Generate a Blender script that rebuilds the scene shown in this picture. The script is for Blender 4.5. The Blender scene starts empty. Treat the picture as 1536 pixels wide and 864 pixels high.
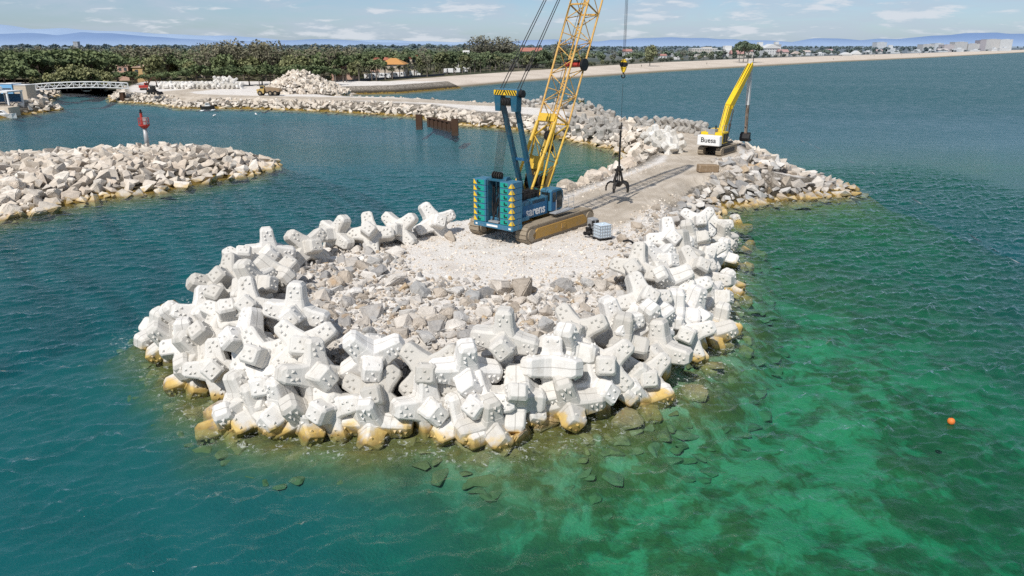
import bpy, bmesh, math, random
import numpy as np
from mathutils import Vector, Matrix, Euler
R = math.radians
random.seed(7); rng = np.random.default_rng(7)
S = bpy.context.scene
COL = S.collection
# ---------------------------------------------------------------- camera numbers
FOC, PITCH, CAMZ = 1100.0, R(18.3), 16.0
def ray(px, py):
    u = px - 768; v = py - 432
    return u, FOC*math.cos(PITCH) - v*math.sin(PITCH), -(FOC*math.sin(PITCH) + v*math.cos(PITCH))
def G(px, py, z=0.0):
    """a point of the photograph on the level z"""
    x, y, d = ray(px, py); t = (z - CAMZ)/d
    return (x*t, y*t, z)
def Zat(py, D):
    x, y, d = ray(768, py)
    return CAMZ + d*D/y
def Xat(px, py, D):
    x, y, d = ray(px, py)
    return x*D/y
def proj(x, y, z):
    dz = z - CAMZ
    zc = y*math.cos(PITCH) - dz*math.sin(PITCH); yc = y*math.sin(PITCH) + dz*math.cos(PITCH)
    return 768 + FOC*x/zc, 432 - FOC*yc/zc, FOC/zc
# ---------------------------------------------------------------- object helpers
def tag(o, label=None, cat=None, group=None, kind=None):
    if label: o['label'] = label
    if cat: o['category'] = cat
    if group: o['group'] = group
    if kind: o['kind'] = kind
    return o
def empty(name, loc, rz=0.0):
    o = bpy.data.objects.new(name, None); COL.objects.link(o)
    o.location = loc; o.rotation_euler = (0, 0, rz); o.empty_display_size = .3
    return o
def link(name, me, parent=None):
    o = bpy.data.objects.new(name, me); COL.objects.link(o)
    if parent: o.parent = parent
    return o
def copy_tree(o, parent=None):
    c = o.copy(); COL.objects.link(c)
    c.parent = parent
    for ch in list(o.children): copy_tree(ch, c)
    return c
def np_mesh(name, verts, faces, mats, smooth=False, attrs=None):
    """faces: (n,k) int array"""
    me = bpy.data.meshes.new(name)
    verts = np.asarray(verts, dtype=np.float32); faces = np.asarray(faces, dtype=np.int32)
    n, k = faces.shape
    me.vertices.add(len(verts)); me.vertices.foreach_set('co', verts.ravel())
    me.loops.add(n*k); me.loops.foreach_set('vertex_index', faces.ravel())
    me.polygons.add(n); me.polygons.foreach_set('loop_start', np.arange(0, n*k, k, dtype=np.int32))
    try: me.polygons.foreach_set('loop_total', np.full(n, k, dtype=np.int32))
    except Exception: pass
    for a, vals in (attrs or {}).items():
        at = me.attributes.new(a, 'FLOAT', 'POINT'); at.data.foreach_set('value', np.asarray(vals, dtype=np.float32))
    me.polygons.foreach_set('use_smooth', np.full(n, smooth, dtype=bool))
    for m in mats: me.materials.append(m)
    me.update(calc_edges=True); me.validate()
    return me
class MB:
    def __init__(s): s.v = []; s.f = []; s.m = []
    def add(s, vs, fs, mi=0):
        o = len(s.v); s.v += [tuple(v) for v in vs]
        for f in fs: s.f.append([i + o for i in f]); s.m.append(mi)
        return s
    def box(s, c, d, rot=None, mi=0):
        vs = []
        for sx in (-.5, .5):
            for sy in (-.5, .5):
                for sz in (-.5, .5):
                    v = Vector((sx*d[0], sy*d[1], sz*d[2]))
                    if rot is not None: v = rot @ v
                    vs.append(v + Vector(c))
        return s.add(vs, [(0,1,3,2), (4,6,7,5), (0,4,5,1), (2,3,7,6), (0,2,6,4), (1,5,7,3)], mi)
    def tube(s, p, q, r, n=8, r2=None, mi=0, cap=True):
        p = Vector(p); q = Vector(q); d = (q - p)
        if d.length < 1e-6: return s
        d.normalize()
        a = d.orthogonal().normalized(); b = d.cross(a)
        if r2 is None: r2 = r
        vs = []
        for i in range(n):
            t = 2*math.pi*i/n; w = a*math.cos(t) + b*math.sin(t)
            vs.append(p + w*r); vs.append(q + w*r2)
        fs = [(2*i, 2*((i+1) % n), 2*((i+1) % n)+1, 2*i+1) for i in range(n)]
        if cap: fs += [tuple(2*i for i in range(n))[::-1], tuple(2*i+1 for i in range(n))]
        return s.add(vs, fs, mi)
    def bar(s, p, q, w, h, up=(0,0,1), mi=0):
        p = Vector(p); q = Vector(q); d = (q-p).normalized()
        sd = d.cross(Vector(up))
        if sd.length < 1e-4: sd = d.orthogonal()
        sd.normalize(); u = sd.cross(d)
        vs = []
        for e in (p, q):
            for a, b in ((-1,-1), (1,-1), (1,1), (-1,1)): vs.append(e + sd*a*w/2 + u*b*h/2)
        return s.add(vs, [(3,2,1,0), (4,5,6,7), (0,1,5,4), (1,2,6,5), (2,3,7,6), (3,0,4,7)], mi)
    def prism(s, poly, y0, y1, mi=0, plane='xz'):
        n = len(poly)
        f = (lambda a, b, y: (a, y, b)) if plane == 'xz' else (lambda a, b, y: (a, b, y)) if plane == 'xy' else (lambda a, b, y: (y, a, b))
        vs = [f(a, b, y0) for a, b in poly] + [f(a, b, y1) for a, b in poly]
        fs = [tuple(range(n)), tuple(range(2*n-1, n-1, -1))] + [(i, i+n, (i+1) % n + n, (i+1) % n) for i in range(n)]
        return s.add(vs, fs, mi)
    def path(s, pts, r, n=6, mi=0):
        for a, b in zip(pts[:-1], pts[1:]): s.tube(a, b, r, n, mi=mi)
        return s
    def mesh(s, name, mats, smooth=False, bevel=0):
        me = bpy.data.meshes.new(name); me.from_pydata(s.v, [], s.f)
        for m in (mats if isinstance(mats, (list, tuple)) else [mats]): me.materials.append(m)
        me.polygons.foreach_set('material_index', s.m)
        bm = bmesh.new(); bm.from_mesh(me)
        bmesh.ops.recalc_face_normals(bm, faces=bm.faces)
        if bevel:
            es = [e for e in bm.edges if len(e.link_faces) == 2 and e.calc_face_angle(0) > .5]
            bmesh.ops.bevel(bm, geom=es, offset=bevel, segments=1, affect='EDGES', clamp_overlap=True)
        bm.to_mesh(me); bm.free()
        if smooth: me.polygons.foreach_set('use_smooth', [True]*len(me.polygons))
        me.update(); return me
    def build(s, name, mats, parent=None, smooth=False, bevel=0):
        return link(name, s.mesh(name, mats, smooth, bevel), parent)
def text_mesh(name, txt, height, origin, right, up, mat, bold=0.0, center=True):
    cu = bpy.data.curves.new(name, 'FONT'); cu.body = txt; cu.size = 1.0; cu.offset = bold; cu.extrude = .004
    if center: cu.align_x = 'CENTER'; cu.align_y = 'CENTER'
    to = bpy.data.objects.new(name, cu); COL.objects.link(to)
    dg = bpy.context.evaluated_depsgraph_get(); dg.update()
    me = bpy.data.meshes.new_from_object(to.evaluated_get(dg), depsgraph=dg)
    bpy.data.objects.remove(to); bpy.data.curves.remove(cu)
    r = Vector(right).normalized()*height; u = Vector(up).normalized()*height; n = Vector(right).normalized().cross(Vector(up).normalized())
    M = Matrix(((r.x, u.x, n.x, origin[0]), (r.y, u.y, n.y, origin[1]), (r.z, u.z, n.z, origin[2]), (0,0,0,1)))
    me.transform(M); me.materials.clear(); me.materials.append(mat); me.name = name
    return me
# ---------------------------------------------------------------- materials
def new_mat(name):
    m = bpy.data.materials.new(name); m.use_nodes = True
    nt = m.node_tree; nt.nodes.clear()
    return m, nt
class NT:
    """small shorthand for node trees"""
    def __init__(s, nt): s.nt = nt
    def n(s, t, **kw):
        nd = s.nt.nodes.new(t)
        for k, v in kw.items():
            if k.startswith('i_'): nd.inputs[k[2:].replace('_', ' ')].default_value = v
            else: setattr(nd, k, v)
        return nd
    def l(s, a, b): s.nt.links.new(a, b)
    def val(s, x, sock):
        if hasattr(x, 'is_output'): s.l(x, sock)
        else: sock.default_value = x
    def math(s, op, a, b=0.0, c=None, clamp=False):
        m = s.n('ShaderNodeMath', operation=op, use_clamp=clamp)
        s.val(a, m.inputs[0]); s.val(b, m.inputs[1])
        if c is not None: s.val(c, m.inputs[2])
        return m.outputs[0]
    def mix(s, f, a, b, mode='MIX'):
        m = s.n('ShaderNodeMix', data_type='RGBA', blend_type=mode)
        s.val(f, m.inputs[0])
        for x, i in ((a, 6), (b, 7)):
            if hasattr(x, 'is_output'): s.l(x, m.inputs[i])
            else: m.inputs[i].default_value = (*x[:3], 1)
        return m.outputs[2]
    def ramp(s, f, stops, interp='LINEAR'):
        r = s.n('ShaderNodeValToRGB'); r.color_ramp.interpolation = interp
        el = r.color_ramp.elements
        while len(el) < len(stops): el.new(.5)
        for e, (p, c) in zip(el, stops):
            e.position = p; e.color = (*c, 1) if not isinstance(c, (int, float)) else (c, c, c, 1)
        s.val(f, r.inputs[0]); return r.outputs[0]
    def step(s, x, a, b):
        m = s.n('ShaderNodeMapRange', interpolation_type='SMOOTHSTEP')
        s.val(x, m.inputs[0]); m.inputs[1].default_value = a; m.inputs[2].default_value = b
        return m.outputs[0]
    def pos(s): return s.n('ShaderNodeNewGeometry').outputs['Position']
    def sep(s, v):
        x = s.n('ShaderNodeSeparateXYZ'); s.l(v, x.inputs[0]); return x.outputs
    def vmul(s, v, k):
        m = s.n('ShaderNodeVectorMath', operation='MULTIPLY'); s.l(v, m.inputs[0]); m.inputs[1].default_value = k; return m.outputs[0]
    def noise(s, v, scale, detail=4, rough=.55, dist=0.0):
        x = s.n('ShaderNodeTexNoise'); x.inputs['Scale'].default_value = scale; x.inputs['Detail'].default_value = detail
        x.inputs['Roughness'].default_value = rough; x.inputs['Distortion'].default_value = dist
        if v is not None: s.l(v, x.inputs['Vector'])
        return x.outputs[0]
    def voro(s, v, scale, feature='F1', out='Distance'):
        x = s.n('ShaderNodeTexVoronoi', feature=feature); x.inputs['Scale'].default_value = scale
        if v is not None: s.l(v, x.inputs['Vector'])
        return x.outputs[out]
    def bump(s, h, strength=.5, dist=.05, normal=None):
        b = s.n('ShaderNodeBump'); b.inputs['Strength'].default_value = strength; b.inputs['Distance'].default_value = dist
        s.l(h, b.inputs['Height'])
        if normal is not None: s.l(normal, b.inputs['Normal'])
        return b.outputs[0]
    def out(s, col, rough=.8, normal=None, metal=0.0, spec=.3):
        p = s.n('ShaderNodeBsdfPrincipled')
        s.val(col if hasattr(col, 'is_output') else (*col[:3], 1), p.inputs['Base Color'])
        s.val(rough, p.inputs['Roughness']); p.inputs['Metallic'].default_value = metal
        p.inputs['Specular IOR Level'].default_value = spec
        if normal is not None: s.l(normal, p.inputs['Normal'])
        o = s.n('ShaderNodeOutputMaterial'); s.l(p.outputs[0], o.inputs[0])
        return p
DEEP_GREEN = (.0008, .078, .074); DEEP_BLUE = (.003, .084, .104)
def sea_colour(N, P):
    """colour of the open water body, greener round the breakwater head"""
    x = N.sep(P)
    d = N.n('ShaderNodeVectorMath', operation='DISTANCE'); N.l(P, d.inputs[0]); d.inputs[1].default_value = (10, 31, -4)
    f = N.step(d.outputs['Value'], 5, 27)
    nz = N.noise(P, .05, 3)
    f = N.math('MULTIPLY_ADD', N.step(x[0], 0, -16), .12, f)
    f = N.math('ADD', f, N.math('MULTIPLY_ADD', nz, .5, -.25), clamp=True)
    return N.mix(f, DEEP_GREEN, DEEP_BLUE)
def finish(N, col, P=None, algae=1.0, murk=.10, weedy=1.0):
    """waterline growth, wet band and the green water over everything that stands in the sea"""
    P = P or N.pos(); z = N.sep(P)[2]
    nz = N.noise(P, 1.3, 4)
    zz = N.math('ADD', z, N.math('MULTIPLY_ADD', nz, -1.6, .80))
    a = N.math('SUBTRACT', 1.0, N.step(zz, .12, .62))
    g = N.ramp(N.noise(P, 2.6, 5), [(.3, (.24, .14, .025)), (.5, (.56, .35, .045)), (.72, (.66, .47, .13))])
    col = N.mix(N.math('MULTIPLY', a, .85*algae), col, g)
    w = N.math('SUBTRACT', 1.0, N.step(z, -.05, .30))
    col = N.mix(N.math('MULTIPLY', w, .6), col, (.10, .075, .025))
    wl = N.step(z, -.1, -.8); wx = N.step(N.sep(P)[0], 4, -4)
    col = N.mix(N.math('MULTIPLY', wl, N.math('MULTIPLY_ADD', wx, .45*weedy, .22*weedy)), col, (.13, .115, .05))
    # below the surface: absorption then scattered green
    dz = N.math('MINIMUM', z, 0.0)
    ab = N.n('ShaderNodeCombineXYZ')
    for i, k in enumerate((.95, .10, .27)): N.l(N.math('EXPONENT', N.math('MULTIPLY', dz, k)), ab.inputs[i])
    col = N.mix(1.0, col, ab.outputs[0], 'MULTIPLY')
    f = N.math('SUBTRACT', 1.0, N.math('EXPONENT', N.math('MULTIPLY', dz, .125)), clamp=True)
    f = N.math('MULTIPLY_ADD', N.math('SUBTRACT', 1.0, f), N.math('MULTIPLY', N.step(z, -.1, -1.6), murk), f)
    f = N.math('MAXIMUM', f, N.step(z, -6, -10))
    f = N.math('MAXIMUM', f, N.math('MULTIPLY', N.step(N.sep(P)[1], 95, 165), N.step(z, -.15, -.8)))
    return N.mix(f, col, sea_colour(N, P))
MATS = {}
def mat_plain(name, col, rough=.6, metal=0.0, dirt=.25, dirtcol=(.20, .17, .13), scale=2.5, bump=.0, spec=.3):
    m, nt = new_mat(name); N = NT(nt)
    P = N.n('ShaderNodeTexCoord').outputs['Object']
    nz = N.noise(P, scale, 6, .65)
    c = N.mix(N.math('MULTIPLY', N.step(nz, .48, .72), dirt), col, dirtcol)
    nb = N.bump(N.noise(P, scale*8, 3), bump, .02) if bump else None
    r = N.math('MULTIPLY_ADD', nz, .25, rough-.12)
    N.out(c, r, nb, metal, spec); MATS[name] = m; return m
def mat_concrete():
    m, nt = new_mat('white_concrete'); N = NT(nt); P = N.pos()
    O = N.n('ShaderNodeTexCoord').outputs['Object']
    rnd = N.n('ShaderNodeObjectInfo').outputs['Random']
    n1 = N.noise(O, 1.6, 6, .62); n2 = N.noise(O, 9, 4, .6)
    base = N.ramp(rnd, [(0, (.73,.71,.68)), (.45, (.66,.64,.60)), (.8, (.58,.555,.51)), (1, (.48,.46,.42))])
    base = N.mix(N.math('MULTIPLY', N.step(n1, .48, .75), .55), base, (.44, .40, .345))
    pits = N.step(N.voro(O, 16), .0, .14)
    base = N.mix(N.math('MULTIPLY', N.math('SUBTRACT', 1.0, pits), .35), base, (.33, .31, .28))
    oy = N.sep(O)[1]; seam = N.step(N.math('ABSOLUTE', oy), .028, .010)
    base = N.mix(N.math('MULTIPLY', seam, .55), base, (.24, .225, .20))
    st = N.step(N.noise(N.vmul(P, (2.2, 2.2, .35)), 1.5, 4), .55, .75)
    base = N.mix(N.math('MULTIPLY', st, .42), base, (.40, .36, .30))
    P0 = N.sep(P)[2]
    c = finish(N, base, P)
    h = N.math('ADD', N.math('MULTIPLY', n2, .6), N.math('MULTIPLY', n1, .7))
    N.out(c, .85, N.bump(h, .5, .04), spec=.2); MATS['concrete'] = m; return m
def mat_old_concrete():
    m, nt = new_mat('grey_concrete'); N = NT(nt); P = N.pos(); rnd = N.n('ShaderNodeObjectInfo').outputs['Random']
    n1 = N.noise(P, 1.6, 6, .62); b_ = N.mix(rnd, (.43, .41, .38), (.31, .295, .27)); b_ = N.mix(N.math('MULTIPLY', N.step(n1, .45, .7), .5), b_, (.25, .225, .19))
    N.out(finish(N, b_, P, .7), .9, N.bump(n1, .6, .05), spec=.15); MATS['old_concrete'] = m
PAL = {
 'core': [(0, (.26,.255,.25)), (.2, (.47,.44,.405)), (.36, (.33,.285,.235)), (.48, (.60,.565,.52)), (.62, (.41,.35,.285)), (.76, (.67,.64,.60)), (.92, (.32,.32,.315)), (1, (.47,.35,.22))],
 'islet': [(0, (.46,.40,.33)), (.3, (.60,.54,.465)), (.55, (.52,.44,.36)), (.8, (.70,.65,.58)), (1, (.38,.325,.265))],
 'arm': [(0, (.50,.44,.37)), (.4, (.62,.56,.48)), (.7, (.56,.485,.405)), (1, (.72,.665,.595))],
}
def mat_rock(zone, single):
    m, nt = new_mat('%s_rock_%s' % (zone, 'single' if single else 'mass')); N = NT(nt); P = N.pos()
    if single: rnd = N.n('ShaderNodeObjectInfo').outputs['Random']
    else: rnd = N.n('ShaderNodeAttribute', attribute_name='rnd').outputs['Fac']
    n1 = N.noise(P, 1.7, 6, .65); n2 = N.noise(P, 7, 5, .65)
    base = N.ramp(rnd, PAL[zone])
    k = N.math('MULTIPLY_ADD', n1, 1.0, .55)
    kk = N.n('ShaderNodeCombineXYZ')
    for i in range(3): N.l(k, kk.inputs[i])
    base = N.mix(1.0, base, kk.outputs[0], 'MULTIPLY')
    base = N.mix(N.math('MULTIPLY', N.step(n2, .52, .72), .45), base, (.55, .50, .43))
    base = N.mix(N.math('MULTIPLY', N.step(N.noise(P, .9, 4), .60, .74), .5 if zone == 'core' else .25), base, (.40, .235, .09))
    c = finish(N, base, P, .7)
    h = N.math('ADD', n1, N.math('MULTIPLY', n2, .5))
    N.out(c, .9, N.bump(h, .8, .10), spec=.15); return m
def mat_ground():
    m, nt = new_mat('jetty_ground'); N = NT(nt); P = N.pos()
    road = N.n('ShaderNodeAttribute', attribute_name='road').outputs['Fac']
    grav = N.n('ShaderNodeAttribute', attribute_name='gravel').outputs['Fac']
    n1 = N.noise(P, .35, 6, .6); n2 = N.noise(P, 5, 5, .7); n3 = N.noise(P, 24, 3, .7)
    v = N.voro(P, 7.5)
    rub = N.ramp(N.voro(P, 3.2, out='Color'), [(.2, (.17,.15,.125)), (.5, (.30,.265,.22)), (.8, (.40,.36,.31))])
    rub = N.mix(N.step(N.voro(P, 3.2, 'DISTANCE_TO_EDGE'), .09, .0), rub, (.06, .05, .04))
    rub = N.mix(N.step(N.sep(P)[2], 1.9, .6), rub, (.05, .042, .03))  # shade of the gaps between blocks painted into the low ground colour
    gr = N.mix(N.step(n3, .35, .65), (.56,.52,.475), (.82,.785,.74))
    gr = N.mix(N.math('MULTIPLY', N.step(v, .55, .15), .35), gr, (.82, .78, .73))
    gr = N.mix(N.math('MULTIPLY', N.step(n1, .5, .68), .55), gr, (.50, .44, .38))
    dirt = N.mix(N.step(n1, .36, .62), (.56,.495,.415), (.44,.38,.305))
    dirt = N.mix(N.math('MULTIPLY', N.step(n2, .45, .75), .5), dirt, (.53,.47,.40))
    trk = N.noise(N.vmul(P, (1.6, .12, 1)), 1.2, 4)
    dirt = N.mix(N.math('MULTIPLY', N.step(trk, .52, .66), .5), dirt, (.36,.305,.24))
    c = N.mix(grav, rub, gr)
    nr = N.math('ADD', road, N.math('MULTIPLY_ADD', n2, .5, -.25), clamp=True)
    c = N.mix(N.step(nr, .25, .8), c, dirt)
    rut = N.n('ShaderNodeAttribute', attribute_name='rut').outputs['Fac']
    c = N.mix(N.math('MULTIPLY', N.math('MULTIPLY', rut, N.step(N.noise(P, .5, 4), .38, .62)), .6), c, (.33,.275,.215))
    # under water: pale sand between dark weed and stones
    P2 = N.n('ShaderNodeVectorMath', operation='ADD'); N.l(P, P2.inputs[0])
    wob = N.n('ShaderNodeTexNoise'); N.l(P, wob.inputs['Vector']); wob.inputs['Scale'].default_value = .9; wob.inputs['Detail'].default_value = 2
    N.l(N.vmul(wob.outputs['Color'], (2.0, 2.0, 0)), P2.inputs[1])
    s1 = N.noise(P2.outputs[0], .24, 4, .6); s2 = N.noise(P2.outputs[0], .62, 4, .6)
    xs = N.sep(P)
    side = N.step(N.math('ADD', xs[0], N.math('MULTIPLY', xs[1], -.25)), -22, -2)
    s3 = N.noise(P2.outputs[0], .11, 2, .5)
    mask = N.math('ADD', N.math('ADD', N.math('MULTIPLY', s1, .30), N.math('MULTIPLY', s2, .45)), N.math('MULTIPLY', s3, .25))
    sand = N.math('MULTIPLY', N.step(mask, .455, .565), N.math('MULTIPLY_ADD', side, .85, .15))
    sand = N.math('MULTIPLY', sand, N.step(xs[2], -7.0, -3.2))
    dd = N.n('ShaderNodeVectorMath', operation='DISTANCE'); N.l(P, dd.inputs[0]); dd.inputs[1].default_value = (7, 36, -4)
    sand = N.math('MULTIPLY', sand, N.math('MULTIPLY_ADD', N.step(dd.outputs['Value'], 27, 13), .85, .15))
    weed = N.mix(N.step(s2, .35, .6), (.022, .034, .018), (.075, .10, .045))
    uw = N.mix(sand, weed, (.56, 1.0, .80))
    z = xs[2]
    c = N.mix(N.step(z, -.15, -.6), c, uw)
    c0 = c
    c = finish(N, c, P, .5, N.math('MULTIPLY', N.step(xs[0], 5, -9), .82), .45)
    h = N.math('ADD', N.math('MULTIPLY', n3, .5), N.math('ADD', N.math('MULTIPLY', v, -.5), n2))
    N.out(c, .95, N.bump(h, .7, .08), spec=.1); MATS['ground'] = m; return m
def mat_water():
    m, nt = new_mat('sea_water'); N = NT(nt); P = N.pos(); xs = N.sep(P)
    far = N.step(xs[1], 70, 260)
    far2 = N.step(xs[1], 200, 1500)
    na = N.noise(N.vmul(P, (.8, 1.25, 1)), .42, 5, .6, .3)
    nb = N.noise(N.vmul(P, (.8, 1.3, 1)), 3.0, 3, .6)
    b1 = N.n('ShaderNodeBump'); N.l(nb, b1.inputs['Height']); b1.inputs['Strength'].default_value = 1.0
    b1.inputs['Distance'].default_value = .045
    b2 = N.n('ShaderNodeBump'); N.l(na, b2.inputs['Height']); N.l(b1.outputs[0], b2.inputs['Normal'])
    N.l(N.math('MULTIPLY', far, .9), b2.inputs['Strength']); b2.inputs['Distance'].default_value = .55
    calm = N.noise(N.vmul(P, (1, 2.2, 1)), .012, 3)
    streak = N.noise(N.vmul(P, (.5, .9, 1)), .5, 8, .78, .3)
    streak = N.math('MULTIPLY_ADD', N.math('MULTIPLY', N.step(streak, .36, .66), far), 1.1, N.math('MULTIPLY_ADD', far, -.55, 1.0))
    fr = N.n('ShaderNodeFresnel', i_IOR=1.333); N.l(b2.outputs[0], fr.inputs['Normal'])
    gl = N.n('ShaderNodeBsdfGlossy', distribution='GGX'); gl.inputs['Color'].default_value = (.92, .96, 1, 1)
    N.l(N.math('MULTIPLY_ADD', far, .42, .05), gl.inputs['Roughness']); N.l(b2.outputs[0], gl.inputs['Normal'])
    tr = N.n('ShaderNodeBsdfTransparent'); tr.inputs['Color'].default_value = (.93, .98, .97, 1)
    f = N.math('MULTIPLY', fr.outputs[0], N.math('MULTIPLY_ADD', N.step(calm, .4, .6), .12, .66))
    f = N.math('MULTIPLY', N.math('MULTIPLY', f, streak), N.math('MULTIPLY_ADD', far, -.42, 1.0))
    f = N.math('MULTIPLY', f, N.math('SUBTRACT', 1.0, N.n('ShaderNodeNewGeometry').outputs['Backfacing']))
    mx = N.n('ShaderNodeMixShader'); N.l(f, mx.inputs[0]); N.l(tr.outputs[0], mx.inputs[1]); N.l(gl.outputs[0], mx.inputs[2])
    # broken foam where the sea works between the blocks
    foam = N.n('ShaderNodeAttribute', attribute_name='foam').outputs['Fac']
    fo = N.math('MULTIPLY', foam, N.step(N.noise(P, 3.4, 6, .75, .8), .55, .67))
    df = N.n('ShaderNodeBsdfDiffuse'); df.inputs['Color'].default_value = (.72, .76, .76, 1)
    m2 = N.n('ShaderNodeMixShader'); N.l(N.math('MULTIPLY', fo, .85), m2.inputs[0]); N.l(mx.outputs[0], m2.inputs[1]); N.l(df.outputs[0], m2.inputs[2])
    o = N.n('ShaderNodeOutputMaterial'); N.l(m2.outputs[0], o.inputs[0]); MATS['water'] = m; return m
def haze(N, c, to=(.16, .22, .30)):  # distance haze mixed into the surface colour by world position
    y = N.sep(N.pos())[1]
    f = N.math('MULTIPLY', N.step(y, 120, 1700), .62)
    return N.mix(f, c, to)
def mat_leaf(name, dark, light):
    m, nt = new_mat(name); N = NT(nt)
    a = N.n('ShaderNodeAttribute', attribute_name='rnd').outputs['Fac']
    rnd = N.n('ShaderNodeObjectInfo').outputs['Random']
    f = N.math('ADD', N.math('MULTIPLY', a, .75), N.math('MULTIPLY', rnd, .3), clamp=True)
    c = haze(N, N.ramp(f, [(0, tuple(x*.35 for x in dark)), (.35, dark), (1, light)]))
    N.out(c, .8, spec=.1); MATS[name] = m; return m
def mat_far(name, col, rough=.8):
    m, nt = new_mat(name); N = NT(nt); P = N.pos()
    c = N.mix(N.math('MULTIPLY', N.noise(P, .6, 5), .35), col, tuple(x*.80 for x in col))
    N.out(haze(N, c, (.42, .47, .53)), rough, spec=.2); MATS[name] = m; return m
def mat_sand():
    m, nt = new_mat('beach_sand'); N = NT(nt); P = N.pos()
    n1 = N.noise(P, .05, 5); n2 = N.noise(P, .6, 5)
    c = N.mix(N.step(n1, .38, .65), (.62,.545,.465), (.53,.46,.385))
    c = N.mix(N.math('MULTIPLY', N.step(n2, .5, .75), .35), c, (.36,.30,.24))
    z = N.sep(P)[2]
    c = N.mix(N.step(z, .7, .1), c, (.30,.25,.19))
    N.out(finish(N, c, P, 0.0), .95, spec=.1); return m
def mat_land():
    m, nt = new_mat('mainland_soil'); N = NT(nt); P = N.pos()
    n1 = N.noise(P, .02, 6)
    c = N.mix(N.step(n1, .4, .6), (.06,.065,.03), (.15,.13,.075))
    N.out(haze(N, c), .95, spec=.1); return m
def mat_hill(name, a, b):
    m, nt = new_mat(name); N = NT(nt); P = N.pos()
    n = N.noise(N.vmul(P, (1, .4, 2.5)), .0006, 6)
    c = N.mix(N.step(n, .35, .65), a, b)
    c = N.mix(N.math('MULTIPLY', N.step(N.sep(P)[2], 160, -20), .6), c, (.36, .47, .62))  # distance haze painted over the hill colour, thickest at the foot
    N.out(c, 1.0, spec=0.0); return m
mat_concrete(); mat_old_concrete(); mat_ground(); mat_water()
ROCK1 = {z: mat_rock(z, True) for z in PAL}; ROCKN = {z: mat_rock(z, False) for z in PAL}
mat_plain('teal', (.045, .165, .265), .5, dirt=.5, dirtcol=(.20,.20,.19)); mat_plain('blue', (.018, .115, .25), .5, dirt=.3)
mat_plain('mast_blue', (.02, .10, .16), .5, dirt=.35)
mat_plain('green_plate', (.01, .30, .24), .5, dirt=.25); mat_plain('yellow', (.66, .42, .05), .5, dirt=.45, dirtcol=(.26, .15, .05))
mat_plain('sign_yellow', (.80, .52, .03), .5, dirt=.1)
mat_plain('boom_yellow', (.62, .37, .10), .55, dirt=.55, dirtcol=(.30, .17, .07))
mat_plain('ochre', (.40, .235, .06), .65, dirt=.6, dirtcol=(.30, .24, .17)); mat_plain('dusty_steel', (.30, .25, .185), .8, .0, dirt=.6, dirtcol=(.15,.10,.06), scale=5)
mat_plain('black', (.014, .014, .015), .5, dirt=.3, dirtcol=(.09,.08,.07)); mat_plain('dark_steel', (.035, .033, .032), .5, .3, dirt=.5, dirtcol=(.10,.075,.05))
mat_plain('rope', (.025, .025, .027), .5, dirt=.1); mat_plain('rust', (.075, .04, .024), .85, dirt=.7, dirtcol=(.05,.03,.022), scale=1.5)
mat_plain('white', (.78, .78, .77), .5, dirt=.15); mat_plain('grey', (.30, .31, .32), .6, dirt=.3); mat_plain('worn_arm', (.20,.15,.115), .8, dirt=.7, dirtcol=(.42,.40,.37), scale=1.5); mat_plain('pale_steel', (.62,.63,.63), .5, dirt=.3); mat_plain('galv', (.42, .43, .44), .5, .2, dirt=.4)
mat_plain('red', (.42, .045, .035), .5, dirt=.3, dirtcol=(.2,.06,.04)); mat_plain('dusty_yellow', (.50,.36,.13), .8, dirt=.6, dirtcol=(.42,.34,.24)); mat_plain('exc_yellow', (.78, .53, .02), .45, dirt=.25, dirtcol=(.3,.2,.05))
mat_plain('glass_dark', (.02, .028, .032), .08, dirt=.0, spec=.6); mat_plain('orange', (.75, .20, .04), .5, dirt=.2); mat_plain('pale_blue_wall', (.19, .44, .72), .7, dirt=.1)
mat_plain('stencil', (.10, .10, .10), .8, dirt=.1); mat_plain('plastic', (.60, .70, .78), .35, dirt=.2, dirtcol=(.35,.45,.55))
mat_plain('brown_block', (.26, .185, .115), .9, dirt=.7, dirtcol=(.40,.33,.25), scale=4); mat_plain('spray_red', (.62, .13, .09), .8, dirt=.3, dirtcol=(.65,.5,.45))
for n_, c_ in dict(wall_white=(.72,.71,.68), wall_cream=(.58,.50,.40), wall_pink=(.55,.36,.28), wall_ochre=(.56,.38,.18), roof_red=(.40,.13,.075), roof_orange=(.55,.27,.08), roof_tan=(.56,.40,.29), window_dark=(.06,.07,.08), wall_brown=(.28,.13,.11), tower_stone=(.30,.27,.24), trunk=(.10,.075,.055), branch_grey=(.17,.14,.115)).items(): mat_far(n_, c_)
mat_leaf('pine_leaf', (.07,.10,.046), (.225,.265,.125)); mat_leaf('broad_leaf', (.14,.155,.07), (.37,.365,.185))
mat_leaf('palm_leaf', (.065,.07,.035), (.19,.18,.10)); mat_leaf('bare_twig', (.13,.125,.08), (.27,.25,.17)); mat_leaf('shrub_leaf', (.055,.07,.03), (.17,.17,.085))
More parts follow.
